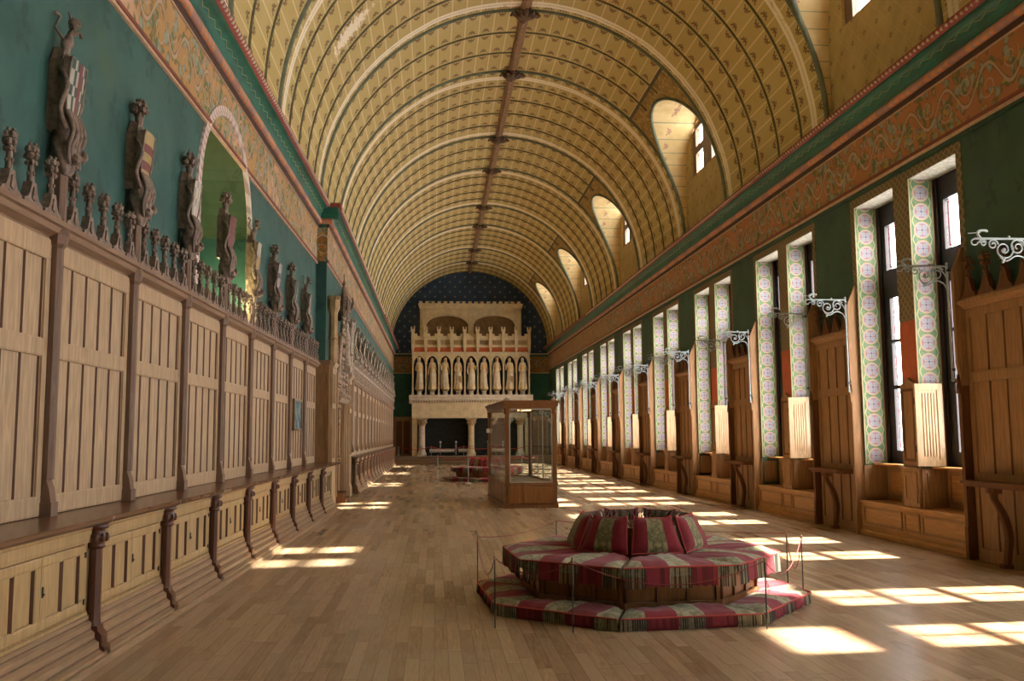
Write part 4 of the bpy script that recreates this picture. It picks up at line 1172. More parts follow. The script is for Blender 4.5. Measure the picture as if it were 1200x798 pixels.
def make_bench():           # origin x=7.02, y = bay middle
    r = empty('window_bench'); tag(r, cat='window bench'); y0, y1 = 11.625-13.15, 14.715-13.15; BK = -.475
    m0, m1 = A1_-13.15, B0_-13.15
    b = MB(TRL); b.box(BK,.0,y0,y1,.0,.50); b.box(BK,.03,y0,y1,.505,.55); b.prism([(0,0),(.05,0),(.05,.06),(.03,.09),(.0,.11)], y0, y1); b.box(.0,.02,y0,y1,.11,.14)
    b.build('seat_box', 'bench_wood', r)
    for a0, a1 in ((y0+.08,m0-.06),(m0+.0,m1-.0),(m1+.06,y1-.08)):
        b = MB(TRL); panel_frame(b,a0,a1,.18,.46,.0,.035,.014); b.build('panel_moulding', 'oak_right', r)
    b = MB(TRL); b.box(BK,BK+.03,y0,y1,.551,1.12); b.build('back_panelling', 'bench_wood', r)
    for a0, a1 in ((y0+.08,m0-.05),(m1+.05,y1-.08)):
        b = MB(TRL); panel_frame(b,a0,a1,.60,1.08,BK+.03,.06,.02); b.build('panel_moulding', 'oak_right', r)
    b = MB(TRL); b.box(BK+.03,-.01,m0,m1,.551,1.10); panel_frame(b,m0+.04,m1-.04,.62,1.06,-.01,.05,.014); b.box(BK,.02,m0-.02,m1+.02,1.10,1.14); b.build('pedestal', 'oak_right', r)
    b = MB(TRL)
    for a0, a1 in ((y0,m0-.021),(m1+.021,y1)): b.box(BK,-.22,a0,a1,1.121,1.15)
    b.build('sill', 'bench_wood', r)
    for a in (m0, y1):
        b = MB(TRL); b.box(BK+.03,-.06,a-.035,a-.001,.56,1.12); panel = (BK+.09,-.12); b.box(*panel,a-.045,a-.035,.62,1.06); b.build('side_panel', 'oak_right', r)
    return r
def make_mullion():
    r = empty('mullion_post'); tag(r, cat='post'); w = (B0_-A1_)/2
    b = MB(TRL); b.box(0,.05,-w,w,0,1.22); b.prism([(-w,1.22),(w,1.22),(w*.5,1.26),(0,1.32),(-w*.5,1.26)], 0, .05, axis='x'); b.build('board', 'oak_right', r)
    b = MB(TRL); panel_frame(b,-w+.05,w-.05,.08,1.16,.05,.04,.012); b.build('panel_moulding', 'oak_right_dark', r)
    return r
def make_shutter():
    r = empty('shutter'); tag(r, cat='shutter')
    b = MB(); b.box(-.0,.42,.0,.03,.0,1.2); b.build('leaf', 'shutter_wood', r)
    b = MB()
    for x0, x1, z0, z1 in ((0,.42,0,.09),(0,.42,1.11,1.2),(0,.08,.09,1.11),(.34,.42,.09,1.11)): b.box(x0,x1,-.015,.0,z0,z1)
    b.build('frame', 'shutter_wood', r)
    b = MB()
    for i in range(5): b.tube([(.12+.045*i,0,.14),(.12+.045*i,0,1.06)], .012, 6)
    b.build('linenfold', 'shutter_wood', r)
    b = MB(); b.tube([(.0,.02,.2),(.0,.02,.3)], .012, 6); b.tube([(.0,.02,.9),(.0,.02,1.0)], .012, 6); b.build('hinge', 'iron_dark', r)
    return r
pr_, co_, br_, be_, mu_, sh_ = make_pier(), make_console(), make_bracket(), make_bench(), make_mullion(), make_shutter()
for i in range(9):
    c = 10.77+BP*i; nth = th(i+1)+' from the camera'
    place(pr_, i > 0, (XW, c, 0), 0, 'oak panelled pier between right wall windows, '+nth, 'right wall pier panelling')
    place(co_, i > 0, (XW-.001, c, 0), 0, 'one-legged console table against a right wall pier, '+nth, 'console tables along the right wall')
    place(br_, i > 0, (6.885, c-.86, 3.88), 0, 'scrolled iron bracket on the near edge of the pier %s' % nth, 'iron brackets on the right wall')
    o = copy_tree(br_); o.location = (6.885, c+.86, 3.88); o['label'] = 'scrolled iron bracket on the far edge of the pier %s' % nth
    place(be_, i > 0, (7.02, 13.15+BP*i, 0), 0, 'panelled oak bench under paired right wall windows, '+nth, 'window benches')
    place(mu_, i > 0, (XW, (A1_+B0_)/2+BP*i, 1.141), 0, 'brown wooden board between paired right wall windows, '+nth, 'wooden boards between paired windows')
    place(sh_, i > 0, (6.99, A1_-.075+BP*i, 1.16), 0, 'pale wooden shutter folded open against a painted window side, '+nth, 'open shutters on the right wall')
# ------------------------------------------------------------------ octagonal benches
RB, RI, RS, RW, RK = 1.68, 1.14, 1.40, 1.20, .74
ROT0 = -.3128
c8 = math.cos(PI/8); t8 = math.tan(PI/8)
def wedge(name_parent, apo_in, apo_out, z0, th_, drop, mt='stripe_cloth', nu=22, nv=8, gap=.012):
    """trapezoid cushion, outward = +x ; returns mesh builder with uv across the stripes"""
    b = MB()
    def half(x): return max(.01, x*t8-gap)
    W = half(apo_out)
    top = []; 
    for j in range(nv+1):
        v = j/nv; x = apo_in+(apo_out-apo_in)*v; row = []
        for i in range(nu+1):
            u = -1+2*i/nu; y = u*half(x)
            e = (1-u**8)*(1-(2*v-1)**8); puff = th_*(.72+.28*(max(0,e)**.5)) + .012*math.sin(3*u+v*4)*e + .006*math.sin(17*u)*e
            row.append((x, y, z0+puff, .5+.5*y/W))
        top.append(row)
    vs = []; 
    for row in top: vs += [p[:3] for p in row]
    N = nu+1; fs = []; uv = []
    for j in range(nv):
        for i in range(nu):
            q = (j*N+i,(j+1)*N+i,(j+1)*N+i+1,j*N+i+1); fs.append(q); uv.append([(top[a//N][a%N][3], .3) for a in q])
    b.add(vs, fs, 0, uv, smooth=True)
    # sides
    def side(pts, bulge):
        n = len(pts); lev = [(0,0),(.3,bulge),(.7,bulge*.9),(1,0)]; V = []
        for f, o in lev:
            for p, nn in pts: V.append((p[0]+nn[0]*o, p[1]+nn[1]*o, p[2]+(z0-p[2])*f))
        F = [(k*n+i,k*n+i+1,(k+1)*n+i+1,(k+1)*n+i) for k in range(3) for i in range(n-1)]
        b.add(V, F, 0, [[(.5+.5*V[a][1]/W if abs(pts[0][1][0]) > .5 else .1, .3) for a in q] for q in F], smooth=True)
    side([(p[:3],(1,0)) for p in top[-1]], .012)
    side([(p[:3],(-1,0)) for p in top[0]], .008)
    side([(r[0][:3],(0,-1)) for r in top], .003); side([(r[-1][:3],(0,1)) for r in top], .003)
    x0, x1 = apo_in, apo_out
    b.add([(x0,-half(x0),z0),(x1,-half(x1),z0),(x1,half(x1),z0),(x0,half(x0),z0)], [(0,1,2,3)], 0, [[(.1,0)]*4])
    return b, top, W
def fringe(parent, x, W, z1, z0, step=.021, mt='fringe_cord', seed=0, strand=True):
    b = MB(); rd = random.Random(seed)
    n = int(2*W/step)
    for i in range(n):
        y = -W+2*W*(i+.5)/n; u = .5+.5*y/W; red = .18 < u < .405 or .60 < u < .825
        L = z0+rd.uniform(0,.012)+(.0 if not red else .012); w = step*(.27 if not red else .50); dy = rd.uniform(-.003,.003)
        V = [(x,y-w,z1),(x,y+w,z1),(x+.004+rd.uniform(0,.006),y+w+dy,L),(x+.004,y-w+dy,L),(x-.008,y,z1),(x-.004,y+dy,L)]
        b.add(V, [(0,1,2,3),(1,4,5,2),(4,0,3,5)], 0, [[(u,rd.random())]*4]*3)
    b.build('fringe', mt, parent, fixn=False)
def floor_cushion():
    r = empty('floor_cushion'); tag(r, cat='cushion')
    ao, ai = RB*c8, (RW+.0)*c8+.012
    b, top, W = wedge(r, ai, ao, .001, .135, 0); b.build('cushion_body', 'stripe_cloth', r, fixn=False)
    fringe(r, ao+.016, W-.01, .100, .006, seed=1)
    b = MB(); b.tube([(ao+.010,-W,.104),(ao+.016,0,.106),(ao+.010,W,.104)], .008, 5); b.build('piping', 'piping', r)
    return r
def seat_cushion():
    r = empty('seat_cushion'); tag(r, cat='cushion')
    ao, ai = RS*c8, .60
    b, top, W = wedge(r, ai, ao, .401, .115, 0); b.build('cushion_body', 'stripe_cloth', r, fixn=False)
    fringe(r, ao+.016, W-.01, .480, .300, seed=2)
    b = MB(); b.box(ao+.004, ao+.012, -W+.015, W-.015, .36, .48)
    vs = b.v; b.uv = [[(.5+.5*vs[j][1]/W, .5) for j in f] for f in b.f]
    bb = MB(); n = 40
    for i in range(n):
        y0, y1 = -W+.015+(2*W-.03)*i/n, -W+.015+(2*W-.03)*(i+1)/n; u = .5+.25*(y0+y1)/W
        if not (.18 < u < .405 or .60 < u < .825): continue
        bb.add([(ao+.006,y0,.325),(ao+.006,y1,.325),(ao+.006,y1,.485),(ao+.006,y0,.485)], [(0,1,2,3)], 0, [[(u,.5)]*4])
    bb.build('valance', 'stripe_cloth', r, fixn=False)
    b = MB(); b.tube([(ao+.010,-W,.484),(ao+.016,0,.487),(ao+.010,W,.484)], .008, 5); b.build('piping', 'piping', r)
    return r
def back_cushion():
    r = empty('back_cushion'); tag(r, cat='cushion')
    b = MB(); NU, NV = 18, 12; zb, zt = .525, .84; xb, xt = .67, .53; T = .055
    def side(sg):
        rows = []
        for j in range(NV+1):
            v = j/NV; row = []
            for i in range(NU+1):
                u = -1+2*i/NU; hw = (.256-.072*v)*(1-.03*math.sin(PI*v))
                e = max(0, (1-abs(u)**4)*(1-abs(2*v-1)**4))**.6
                x = xb+(xt-xb)*v+sg*T*e*.9; z = zb+(zt-zb)*v + .022*abs(u)**6*(1 if v > .5 else -.3)*(abs(2*v-1)**4)
                row.append((x, u*hw, z+sg*.02*e, (u+1)/2, v))
            rows.append(row)
        V = [p[:3] for r_ in rows for p in r_]; N = NU+1; F = []; U = []
        for j in range(NV):
            for i in range(NU):
                q = (j*N+i, j*N+i+1, (j+1)*N+i+1, (j+1)*N+i); F.append(q); U.append([(rows[a//N][a%N][3], rows[a//N][a%N][4]) for a in q])
        b.add(V, F, 0, U, smooth=True)
        return rows
    R1 = side(1); side(-1); b.build('cushion_body', 'pillow_cloth', r, fixn=False)
    edge = [p[:3] for p in R1[0]]+[q[-1][:3] for q in R1]+[p[:3] for p in R1[-1][::-1]]+[q[0][:3] for q in R1[::-1]]
    b = MB(); b.tube(edge+[edge[0]], .007, 5); b.build('piping', 'piping', r)
    b = MB(); rd = random.Random(5)
    for i in range(26):
        y = -.20+.40*i/25; b.tube([(xt-.01,y,zt+.005),(xt-.05,y+rd.uniform(-.03,.03),zt-.03),(xt-.07,y+rd.uniform(-.04,.04),zt-.09)], .0045, 4)
    b.build('fringe', 'carved', r)
    return r
def octa_box():
    r = empty('octagonal_bench'); tag(r, cat='bench')
    b = MB(); a = RW
    b.lathe([(a-.03,.0),(a-.03,.40)], 0, 0, 8, smooth=False, ph=0); b.lathe([(a+.02,.365),(a+.02,.40)], 0, 0, 8, smooth=False)
    b.lathe([(a+.0,.0),(a+.0,.15)], 0, 0, 8, smooth=False)
    b.lathe([(.60,.40),(.48,.74)], 0, 0, 8, smooth=False)
    b.build('carcass', 'case_wood', r)
    for k in range(8):
        t = PI/8+PI/4*k; R_ = Matrix.Rotation(t, 3, 'Z'); ap = (a-.03)*c8; hw = (a-.03)*math.sin(PI/8)
        tf = lambda x, y, z, R_=R_: tuple(R_ @ Vector((x,y,z)))
        b = MB(tf)
        for q in range(3):
            y0 = -hw+.04+(2*hw-.08)/3*q; y1 = y0+(2*hw-.08)/3-.03; b.box(ap-.002,ap+.006,y0,y1,.17,.35)
        b.build('panel', 'case_panel', r)
        for q in range(4):
            b = MB(tf); y = -hw+.025+(2*hw-.05)/3*q; b.box(ap,ap+.024,y-.016,y+.016,.15,.365); b.build('stile', 'case_wood', r)
    return r
fc_, sc_, bc_, ob_ = floor_cushion(), seat_cushion(), back_cushion(), octa_box()
FACE = ['right rear side','rear right side','rear side','left rear side','left side','front left side','front side facing the camera','right front side']
def octagon(cx, cy, rot, used, nm):
    place(ob_, used, (cx, cy, 0), rot, 'dark wooden eight sided base of the '+nm)
    for k in range(8):
        t = rot+PI/8+PI/4*k; deg = math.degrees(t) % 360
        d = 'right' if deg < 22 or deg >= 338 else 'rear right' if deg < 68 else 'rear' if deg < 112 else 'rear left' if deg < 158 else 'left' if deg < 202 else 'front left' if deg < 248 else 'front' if deg < 292 else 'front right'
        u = used or k > 0
        place(fc_, u, (cx, cy, 0), t, 'low striped floor cushion on the %s side of the %s' % (d, nm), 'floor cushions of the '+nm)
        place(sc_, u, (cx, cy, 0), t, 'fringed striped seat cushion on the %s side of the %s' % (d, nm), 'seat cushions of the '+nm)
        place(bc_, u, (cx, cy, 0), t, 'upright red and green back cushion on the %s side of the %s' % (d, nm), 'back cushions of the '+nm)
OX, OY = 2.06, 9.37
octagon(OX, OY, ROT0, False, 'near octagonal bench')
OX2, OY2 = 1.95, 34.4
octagon(OX2, OY2, ROT0, True, 'far octagonal bench')

def make_rod(hh, dark=True, nm='barrier_post'):
    r = empty(nm); tag(r, cat='barrier post')
    b = MB(); b.tube([(0,0,0),(0,0,hh)], .0065, 6); b.build('rod', 'iron_dark', r)
    b = MB(); b.lathe([(.012,hh-.01),(.016,hh),(.010,hh+.012),(.013,hh+.02),(.004,hh+.03)], n=8); b.build('finial', 'brass', r)
    return r
rods = [(.62,9.98),(.52,8.06),(1.16,7.80),(2.81,7.74),(3.60,9.66),(3.62,9.36),(1.45,11.0)]
rodh = [.43,.46,.46,.44,.45,.44,.50]
rn = ['left, standing behind the left corner','left, at the front left corner','front, left of the middle','front right, beside the bright corner','right, with the dark knob','rightmost','rear left']
RP = []
for (x, y), hh, nn in zip(rods, rodh, rn):
    dd = math.hypot(x-OX, y-OY); 
    # stand just outside the cushion edge, on the floor
    k = max(1, 1.735/dd); x2, y2 = OX+(x-OX)*k, OY+(y-OY)*k
    r = make_rod(hh+.13); r.location = (x2, y2, 0); r['label'] = 'thin dark barrier rod at the near bench, '+nn; r['group'] = 'barrier rods round the near bench'
    RP.append((x2, y2, hh+.13))
def cord(p, q, sag, nm, m, rad, label, n=14):
    pts = [(p[0]+(q[0]-p[0])*i/n, p[1]+(q[1]-p[1])*i/n, p[2]+(q[2]-p[2])*i/n-sag*4*(i/n)*(1-i/n)) for i in range(n+1)]
    b = MB(); b.tube(pts, rad, 5); return tag(b.build(nm, m), label, 'rope', None)
seq = [(6,0,.06),(0,1,.25),(1,2,.12),(2,3,.20),(3,5,.22),(4,5,.34),(6,4,.03)]
sn = ['from the rear left rod to the left rod','between the two left rods','between the left front rods','sagging across the front of the bench','at the front right corner','between the two right rods','behind the bench']
for (i, j, sg), l in zip(seq, sn): cord(RP[i], RP[j], sg, 'barrier_rope', 'thin_rope', .0045, 'thin red cord at the near bench, '+l)['group'] = 'thin cords round the near bench'

# posts and red ropes at the far bench
def make_stanchion():
    r = empty('rope_stanchion'); tag(r, cat='barrier post')
    b = MB(); b.lathe([(.016,.02),(.016,.93)], n=8); b.build('pole', 'iron_pale', r)
    b = MB(); b.lathe([(.11,0),(.11,.012),(.03,.03)], n=14); b.build('base', 'iron_pale', r)
    b = MB(); b.lathe([(.02,.92),(.026,.94),(.012,.97)], n=8); b.build('cap', 'brass', r)
    return r
st_ = make_stanchion()
SP = [(.40,34.0),(1.16,32.0),(3.05,32.1),(3.62,34.2)]
for i, (x, y) in enumerate(SP):
    k = 1.9/math.hypot(x-OX2, y-OY2); x, y = (OX2+(x-OX2)*max(1,k), OY2+(y-OY2)*max(1,k)); SP[i] = (x, y)
    place(st_, i > 0, (x, y, 0), 0, 'slim pale metal post holding a red rope before the far bench, %s from the left' % th(i+1), 'rope posts at the far bench')
for i in range(3): cord((*SP[i],.91), (*SP[i+1],.91), .10, 'barrier_rope', 'red_rope', .016, 'red rope hung before the far octagonal bench, %s span from the left' % th(i+1))['group'] = 'red ropes at the far bench'
DP_ = [(-2.1,54.1),(-.2,54.1),(1.7,54.1),(3.6,54.1),(5.5,54.1)]
for i, (x, y) in enumerate(DP_):
    place(st_, True, (x, y, .45), 0, 'slim metal rope post standing on the steps before the fireplace, %s from the left' % th(i+1), 'rope posts before the fireplace').scale = (1,1,.62)
for i in range(4): cord((*DP_[i],1.02), (*DP_[i+1],1.02), .16, 'barrier_rope', 'red_rope', .018, 'red rope hung before the fireplace, %s span from the left' % th(i+1))['group'] = 'red ropes before the fireplace'

# ------------------------------------------------------------------ glass display case
r = empty('display_case', (1.60, 20.9, 0), .038); tag(r, 'tall wooden display case with glass sides standing empty in the middle of the hall', 'display case')
CW, CD, CH = 1.20, 4.1, 2.43
for i, (x, y) in enumerate(((0.05,.05),(CW-.05,.05),(.05,CD-.05),(CW-.05,CD-.05))):
    b = MB(); b.box(x-.045,x+.045,y-.045,y+.045,.10,CH-.16); b.box(x-.062,x+.062,y-.062,y+.062,.0,.10)
    b.lathe([(.066,CH-.30),(.078,CH-.26),(.07,CH-.22),(.085,CH-.16)], x, y, 8, smooth=False, ph=.5); b.box(x-.055,x+.055,y-.055,y+.055,.50,.60)
    b.prism([(y-.045,2.0),(y-.045,.6),(y-.05,.6),(y-.05,2.0)], x-.01, x+.01, axis='x')
    b.build('corner_post', 'case_wood', r)
b = MB()
def ring(z0, z1, o):
    b.box(-o,CW+o,-o,.06,z0,z1); b.box(-o,CW+o,CD-.06,CD+o,z0,z1); b.box(-o,.06,.06,CD-.06,z0,z1); b.box(CW-.06,CW+o,.06,CD-.06,z0,z1)
ring(CH-.17,CH-.12,.005); ring(CH-.12,CH-.05,.03); ring(CH-.05,CH-.01,.06); ring(CH-.01,CH+.01,.07)
b.build('cornice', 'case_wood', r)
b = MB(); b.box(.06,CW-.06,.06,CD-.06,CH-.14,CH-.11); b.build('roof_panel', 'case_wood', r)
b = MB(); ring(.0,.08,.02); ring(.50,.57,.01); b.build('base_frame', 'case_wood', r)
b = MB(); b.box(.06,CW-.06,.06,CD-.06,.50,.54); b.build('platform', 'dais_wood', r)
for q, (x0, x1) in enumerate(((.10,.40),(.44,.76),(.80,1.10))):
    b = MB(); b.box(x0,x1,-.005,.02,.10,.49); b.build('front_panel', 'case_panel', r)
b = MB()
for x in (.09,.42,.78,1.11): b.box(x-.02,x+.02,-.02,.04,.08,.50)
b.build('front_stile', 'case_wood', r)
for q in range(5):
    y0 = .12+.79*q
    for x0, x1 in ((-.0,.02),(CW-.02,CW+.0)): b = MB(); b.box(x0,x1,y0,y0+.73,.10,.49); b.build('side_panel', 'case_wood', r)
b = MB(); b.box(.1,1.1,CD-.02,CD,.10,.49); b.build('back_panel', 'case_wood', r)
for nm, (x0, x1, y0, y1) in dict(front_pane=(.10,1.10,.03,.036), back_pane=(.10,1.10,CD-.036,CD-.03), left_pane=(.03,.036,.10,CD-.1), right_pane=(CW-.036,CW-.03,.10,CD-.1)).items():
    b = MB(); b.box(x0,x1,y0,y1,.57,CH-.17); b.build(nm, 'case_glass', r)
b = MB()
for q in ((CW-.045,CW-.02,1.88,1.92,.57,CH-.17),(.10,.125,.02,.05,.57,CH-.17),(1.075,1.10,.02,.05,.57,CH-.17),(.125,1.075,.02,.05,.57,.60),(.125,1.075,.02,.05,CH-.20,CH-.17),(CW-.045,CW-.02,CD-.14,CD-.10,.57,CH-.17)):
    b = MB(); b.box(*q); b.build('glazing_bar', 'h_silver', r)
b = MB()
def sc2(cx, cz, r0, r1, t0, t1, y): b.tube([(x,y,z) for x,z in spiral(cx,cz,r0,r1,t0,t1,14)], .008, 4)
for y in (.06,CD-.06):
    for s_, x in ((1,.13),(-1,CW-.13)):
        sc2(x+s_*.08,CH-.30,.075,.02,0,3.5*PI,y); sc2(x+s_*.22,CH-.26,.06,.015,0,3.5*PI,y); sc2(x+s_*.03,CH-.44,.05,.012,0,3.5*PI,y)
        b.tube(smooth_pts([(x,y,CH-.52),(x+s_*.06,y,CH-.36),(x+s_*.2,y,CH-.22),(x+s_*.34,y,CH-.2)],4), .008, 4)
b.build('corner_scroll', 'h_silver', r)  # pale scrolls modelled in the upper corners of both end panes
b = MB(); b.lathe([(.16,CH-.20),(.15,CH-.15)], .55, .75, 14); b.build('ceiling_lamp', 'lamp_glow', r)
b = MB(); b.box(-.01,.0-.004,.02,.09,0,1); 
b = MB(); 
for z in (.2,.44): b.box(-.012,.02,-.012,.02,z-.03,z+.03)
b.build('hinge', 'brass', r)
for x, y in ((.05,.05),(CW-.05,.05),(.05,CD-.05),(CW-.05,CD-.05)):
    b = MB(); 
    for i in range(7): t = 2*PI*i/7; b.ball((x+.05*math.cos(t),y+.05*math.sin(t),CH+.03),.03,6,4,lump=.3,seed=i)
    b.ball((x,y,CH+.05),.04,6,4,lump=.2,seed=3); b.build('crest', 'carved_pale', r)
b = MB(); b.box(-.0,.09,-.004,.0,0,.11); o = b.build('label_card', 'white_card'); o.location = (1.425, 24.82, 1.75); tag(o, 'small white card fixed to the rear left post of the display case', 'card')
o.location = (1.40, 24.90, 1.72)
# ------------------------------------------------------------------ chimneypiece on the end wall
FX, FY = 2.19, 55.0
r = empty('fireplace', (FX, FY, .451)); tag(r, 'monumental pale stone fireplace with a battlemented gallery on the end wall', 'fireplace')
Z = -.451
b = MB()
b.box(-3.55,3.55,.0,1.15,2.70+Z,3.60+Z); b.box(-3.55,-3.25,.25,1.15,.0,2.7+Z); b.box(3.25,3.55,.25,1.15,.0,2.7+Z)
b.build('hood', 'stone', r)
b = MB(); b.prism([(0,3.60),(-.05,3.62),(-.06,3.74),(-.14,3.80),(-.16,3.90),(-.24,3.98),(-.26,4.08),(1.15,4.08),(1.15,3.60)], -3.72, 3.72, axis='x'); 
b.v = [(x,y,z+Z) for x,y,z in b.v]; b.build('mantel_shelf', 'stone_white', r)
b = MB()
for i in range(44): b.box(-3.5+.16*i,-3.42+.16*i,-.12,.0,3.64+Z,3.73+Z)
b.build('dentils', 'stone_dark', r)
for i, x in enumerate((-2.95,0,2.95)):
    b = MB(); b.box(x-.27,x+.27,-.08,.46,.0,.10); b.lathe([(.26,.10),(.27,.18),(.21,.24),(.22,.30),(.19,.34),(.185,.60),(.2,.62),(.185,.64),(.18,1.78),(.2,1.80)], x, .19, 16)
    b.build('column', 'stone_white' if i != 1 else 'stone', r)
    b = MB(); b.lathe([(.19,1.80),(.22,1.86),(.23,1.95),(.28,2.10),(.30,2.14)], x, .19, 12); b.box(x-.33,x+.33,-.12,.5,2.14,2.25)
    for k in range(8): t = 2*PI*k/8; b.ball((x+.25*math.cos(t),.19+.25*math.sin(t),2.0),(.06,.06,.08),6,4,lump=.2,seed=k)
    b.build('capital', 'stone_dark', r)
b = MB(); b.box(-3.25,3.25,1.10,1.15,.0,2.25); b.box(-3.25,3.25,.5,1.15,2.2,2.249); b.box(-3.25,3.25,-.0,1.15,-.0,.012); b.box(-.1,.1,.45,1.1,.0,2.2); b.build('firebox', 'soot', r)
# gallery of niches
NN = 9; NWD = 7.02/NN; G0, G1 = 4.08+Z, 6.62+Z
b = MB(); b.box(-3.51,3.51,.42,1.15,G0,G1); b.build('gallery_back', 'navy_niche', r)
b = MB()
for i in range(NN+1):
    x = -3.51+NWD*i; b.box(x-.045,x+.045,.0,.42,G0,G1-.0); b.lathe([(.04,G0),(.035,G0+.1),(.03,G1-.9),(.05,G1-.85),(.05,G1-.80),(.03,G1-.75),(.03,G1-.3)], x, -.03, 8)
    b.box(x-.07,x+.07,-.10,.42,G0,G0+.12)
b.build('colonnettes', 'stone', r)
b = MB()
for i in range(NN):
    x0 = -3.51+NWD*i+.03; x1 = x0+NWD-.06; xm = (x0+x1)/2; hw = (x1-x0)/2; zs = G1-.75; n = 10
    def ap(u): return zs + .62*math.sqrt(max(0, 1-abs(u)**1.7)) - .03
    for j in range(2*n):
        u0, u1 = -1+j/n, -1+(j+1)/n
        a0, a1 = xm+hw*u0, xm+hw*u1
        b.prism([(a0,ap(u0)),(a1,ap(u1)),(a1,G1),(a0,G1)], -.02, .42, axis='y')
    b.tube([(xm+hw*u,-.03,ap(u)) for u in [-1+2*j/16 for j in range(17)]], .022, 5)
b.build('arcade', 'stone', r)
b = MB(); b.box(-3.55,3.55,-.04,1.15,G1,G1+.36); b.build('painted_band', 'orange_paint', r)
b = MB(); b.box(-3.58,3.58,-.07,.3,G1,G1+.05); b.box(-3.58,3.58,-.07,.3,G1+.33,G1+.42)
b.build('band_moulding', 'stone_white', r)
P0 = G1+.36
b = MB()
b.box(-3.55,3.55,-.10,.10,P0,P0+.12); b.box(-3.55,3.55,-.10,.10,P0+.42,P0+.66); b.box(-3.55,3.55,.0,.12,P0+.12,P0+.42)
for i in range(NN):
    x = -3.51+NWD*i; b.box(x+.08,x+.26,-.10,.10,P0+.66,P0+.80); b.box(x+.52,x+.70,-.10,.10,P0+.66,P0+.80)
b.build('parapet', 'stone', r)
b = MB()
for i in range(NN): x = -3.51+NWD*i; b.box(x+.12,x+NWD-.12,-.02,.0,P0+.14,P0+.40)
b.build('parapet_openings', 'stone_dark', r)
for i in range(NN+1):
    x = -3.51+NWD*i; b = MB(); b.prism([(x-.03,G1+.0),(x+.03,G1+.0),(x+.085,G1+.22),(x-.085,G1+.22)], -.2, .05, axis='y'); b.box(x-.085,x+.085,-.22,.05,G1+.22,P0+.95); b.box(x-.12,x+.12,-.25,.08,P0+.95,P0+1.05)
    b.box(x-.12,x-.05,-.25,.08,P0+1.05,P0+1.20); b.box(x+.05,x+.12,-.25,.08,P0+1.05,P0+1.20); b.build('merlon_post', 'stone', r)
# upper chimney breast
U0, U1 = P0, 9.62+Z
b = MB(); b.box(-3.1,3.1,.95,1.15,U0,U1); b.build('recess_back', 'recess_shade_stone', r); b = MB()
for x0, x1 in ((-3.1,-2.72),(-.17,.17),(2.72,3.1)): b.box(x0,x1,.45,.95,U0,U1)
b.box(-.13,.13,.36,.45,U0,U1-.35); b.box(-3.0,-2.8,.38,.45,U0,U1-.35); b.box(2.8,3.0,.38,.45,U0,U1-.35)
b.box(-3.1,3.1,.45,.95,U1-.5,U1)
for xm in (-1.445,1.445):
    hw = 1.27; n = 12
    def aa(u): return U1-1.25+.62*math.sqrt(max(0,1-u*u*.98))
    for j in range(2*n):
        u0, u1 = -1+j/n, -1+(j+1)/n; b.prism([(xm+hw*u0,aa(u0)),(xm+hw*u1,aa(u1)),(xm+hw*u1,U1-.5),(xm+hw*u0,U1-.5)], .45, .95, axis='y')
    b.tube([(xm+hw*u,.44,aa(u)) for u in [-1+2*j/20 for j in range(21)]], .045, 6)
b.build('chimney_breast', 'stone', r)
b = MB(); b.box(-3.2,3.2,.30,1.0,U1-.04,U1+.06); b.box(-3.15,3.15,.36,.449,U1-.24,U1-.041)
for i in range(36): b.box(-3.1+.173*i,-3.02+.173*i,.36,.449,U1-.36,U1-.241)
for i in range(17): b.box(-3.15+.375*i,-2.95+.375*i,.35,.75,U1+.061,U1+.20)
b.build('crenellated_cornice', 'stone', r)

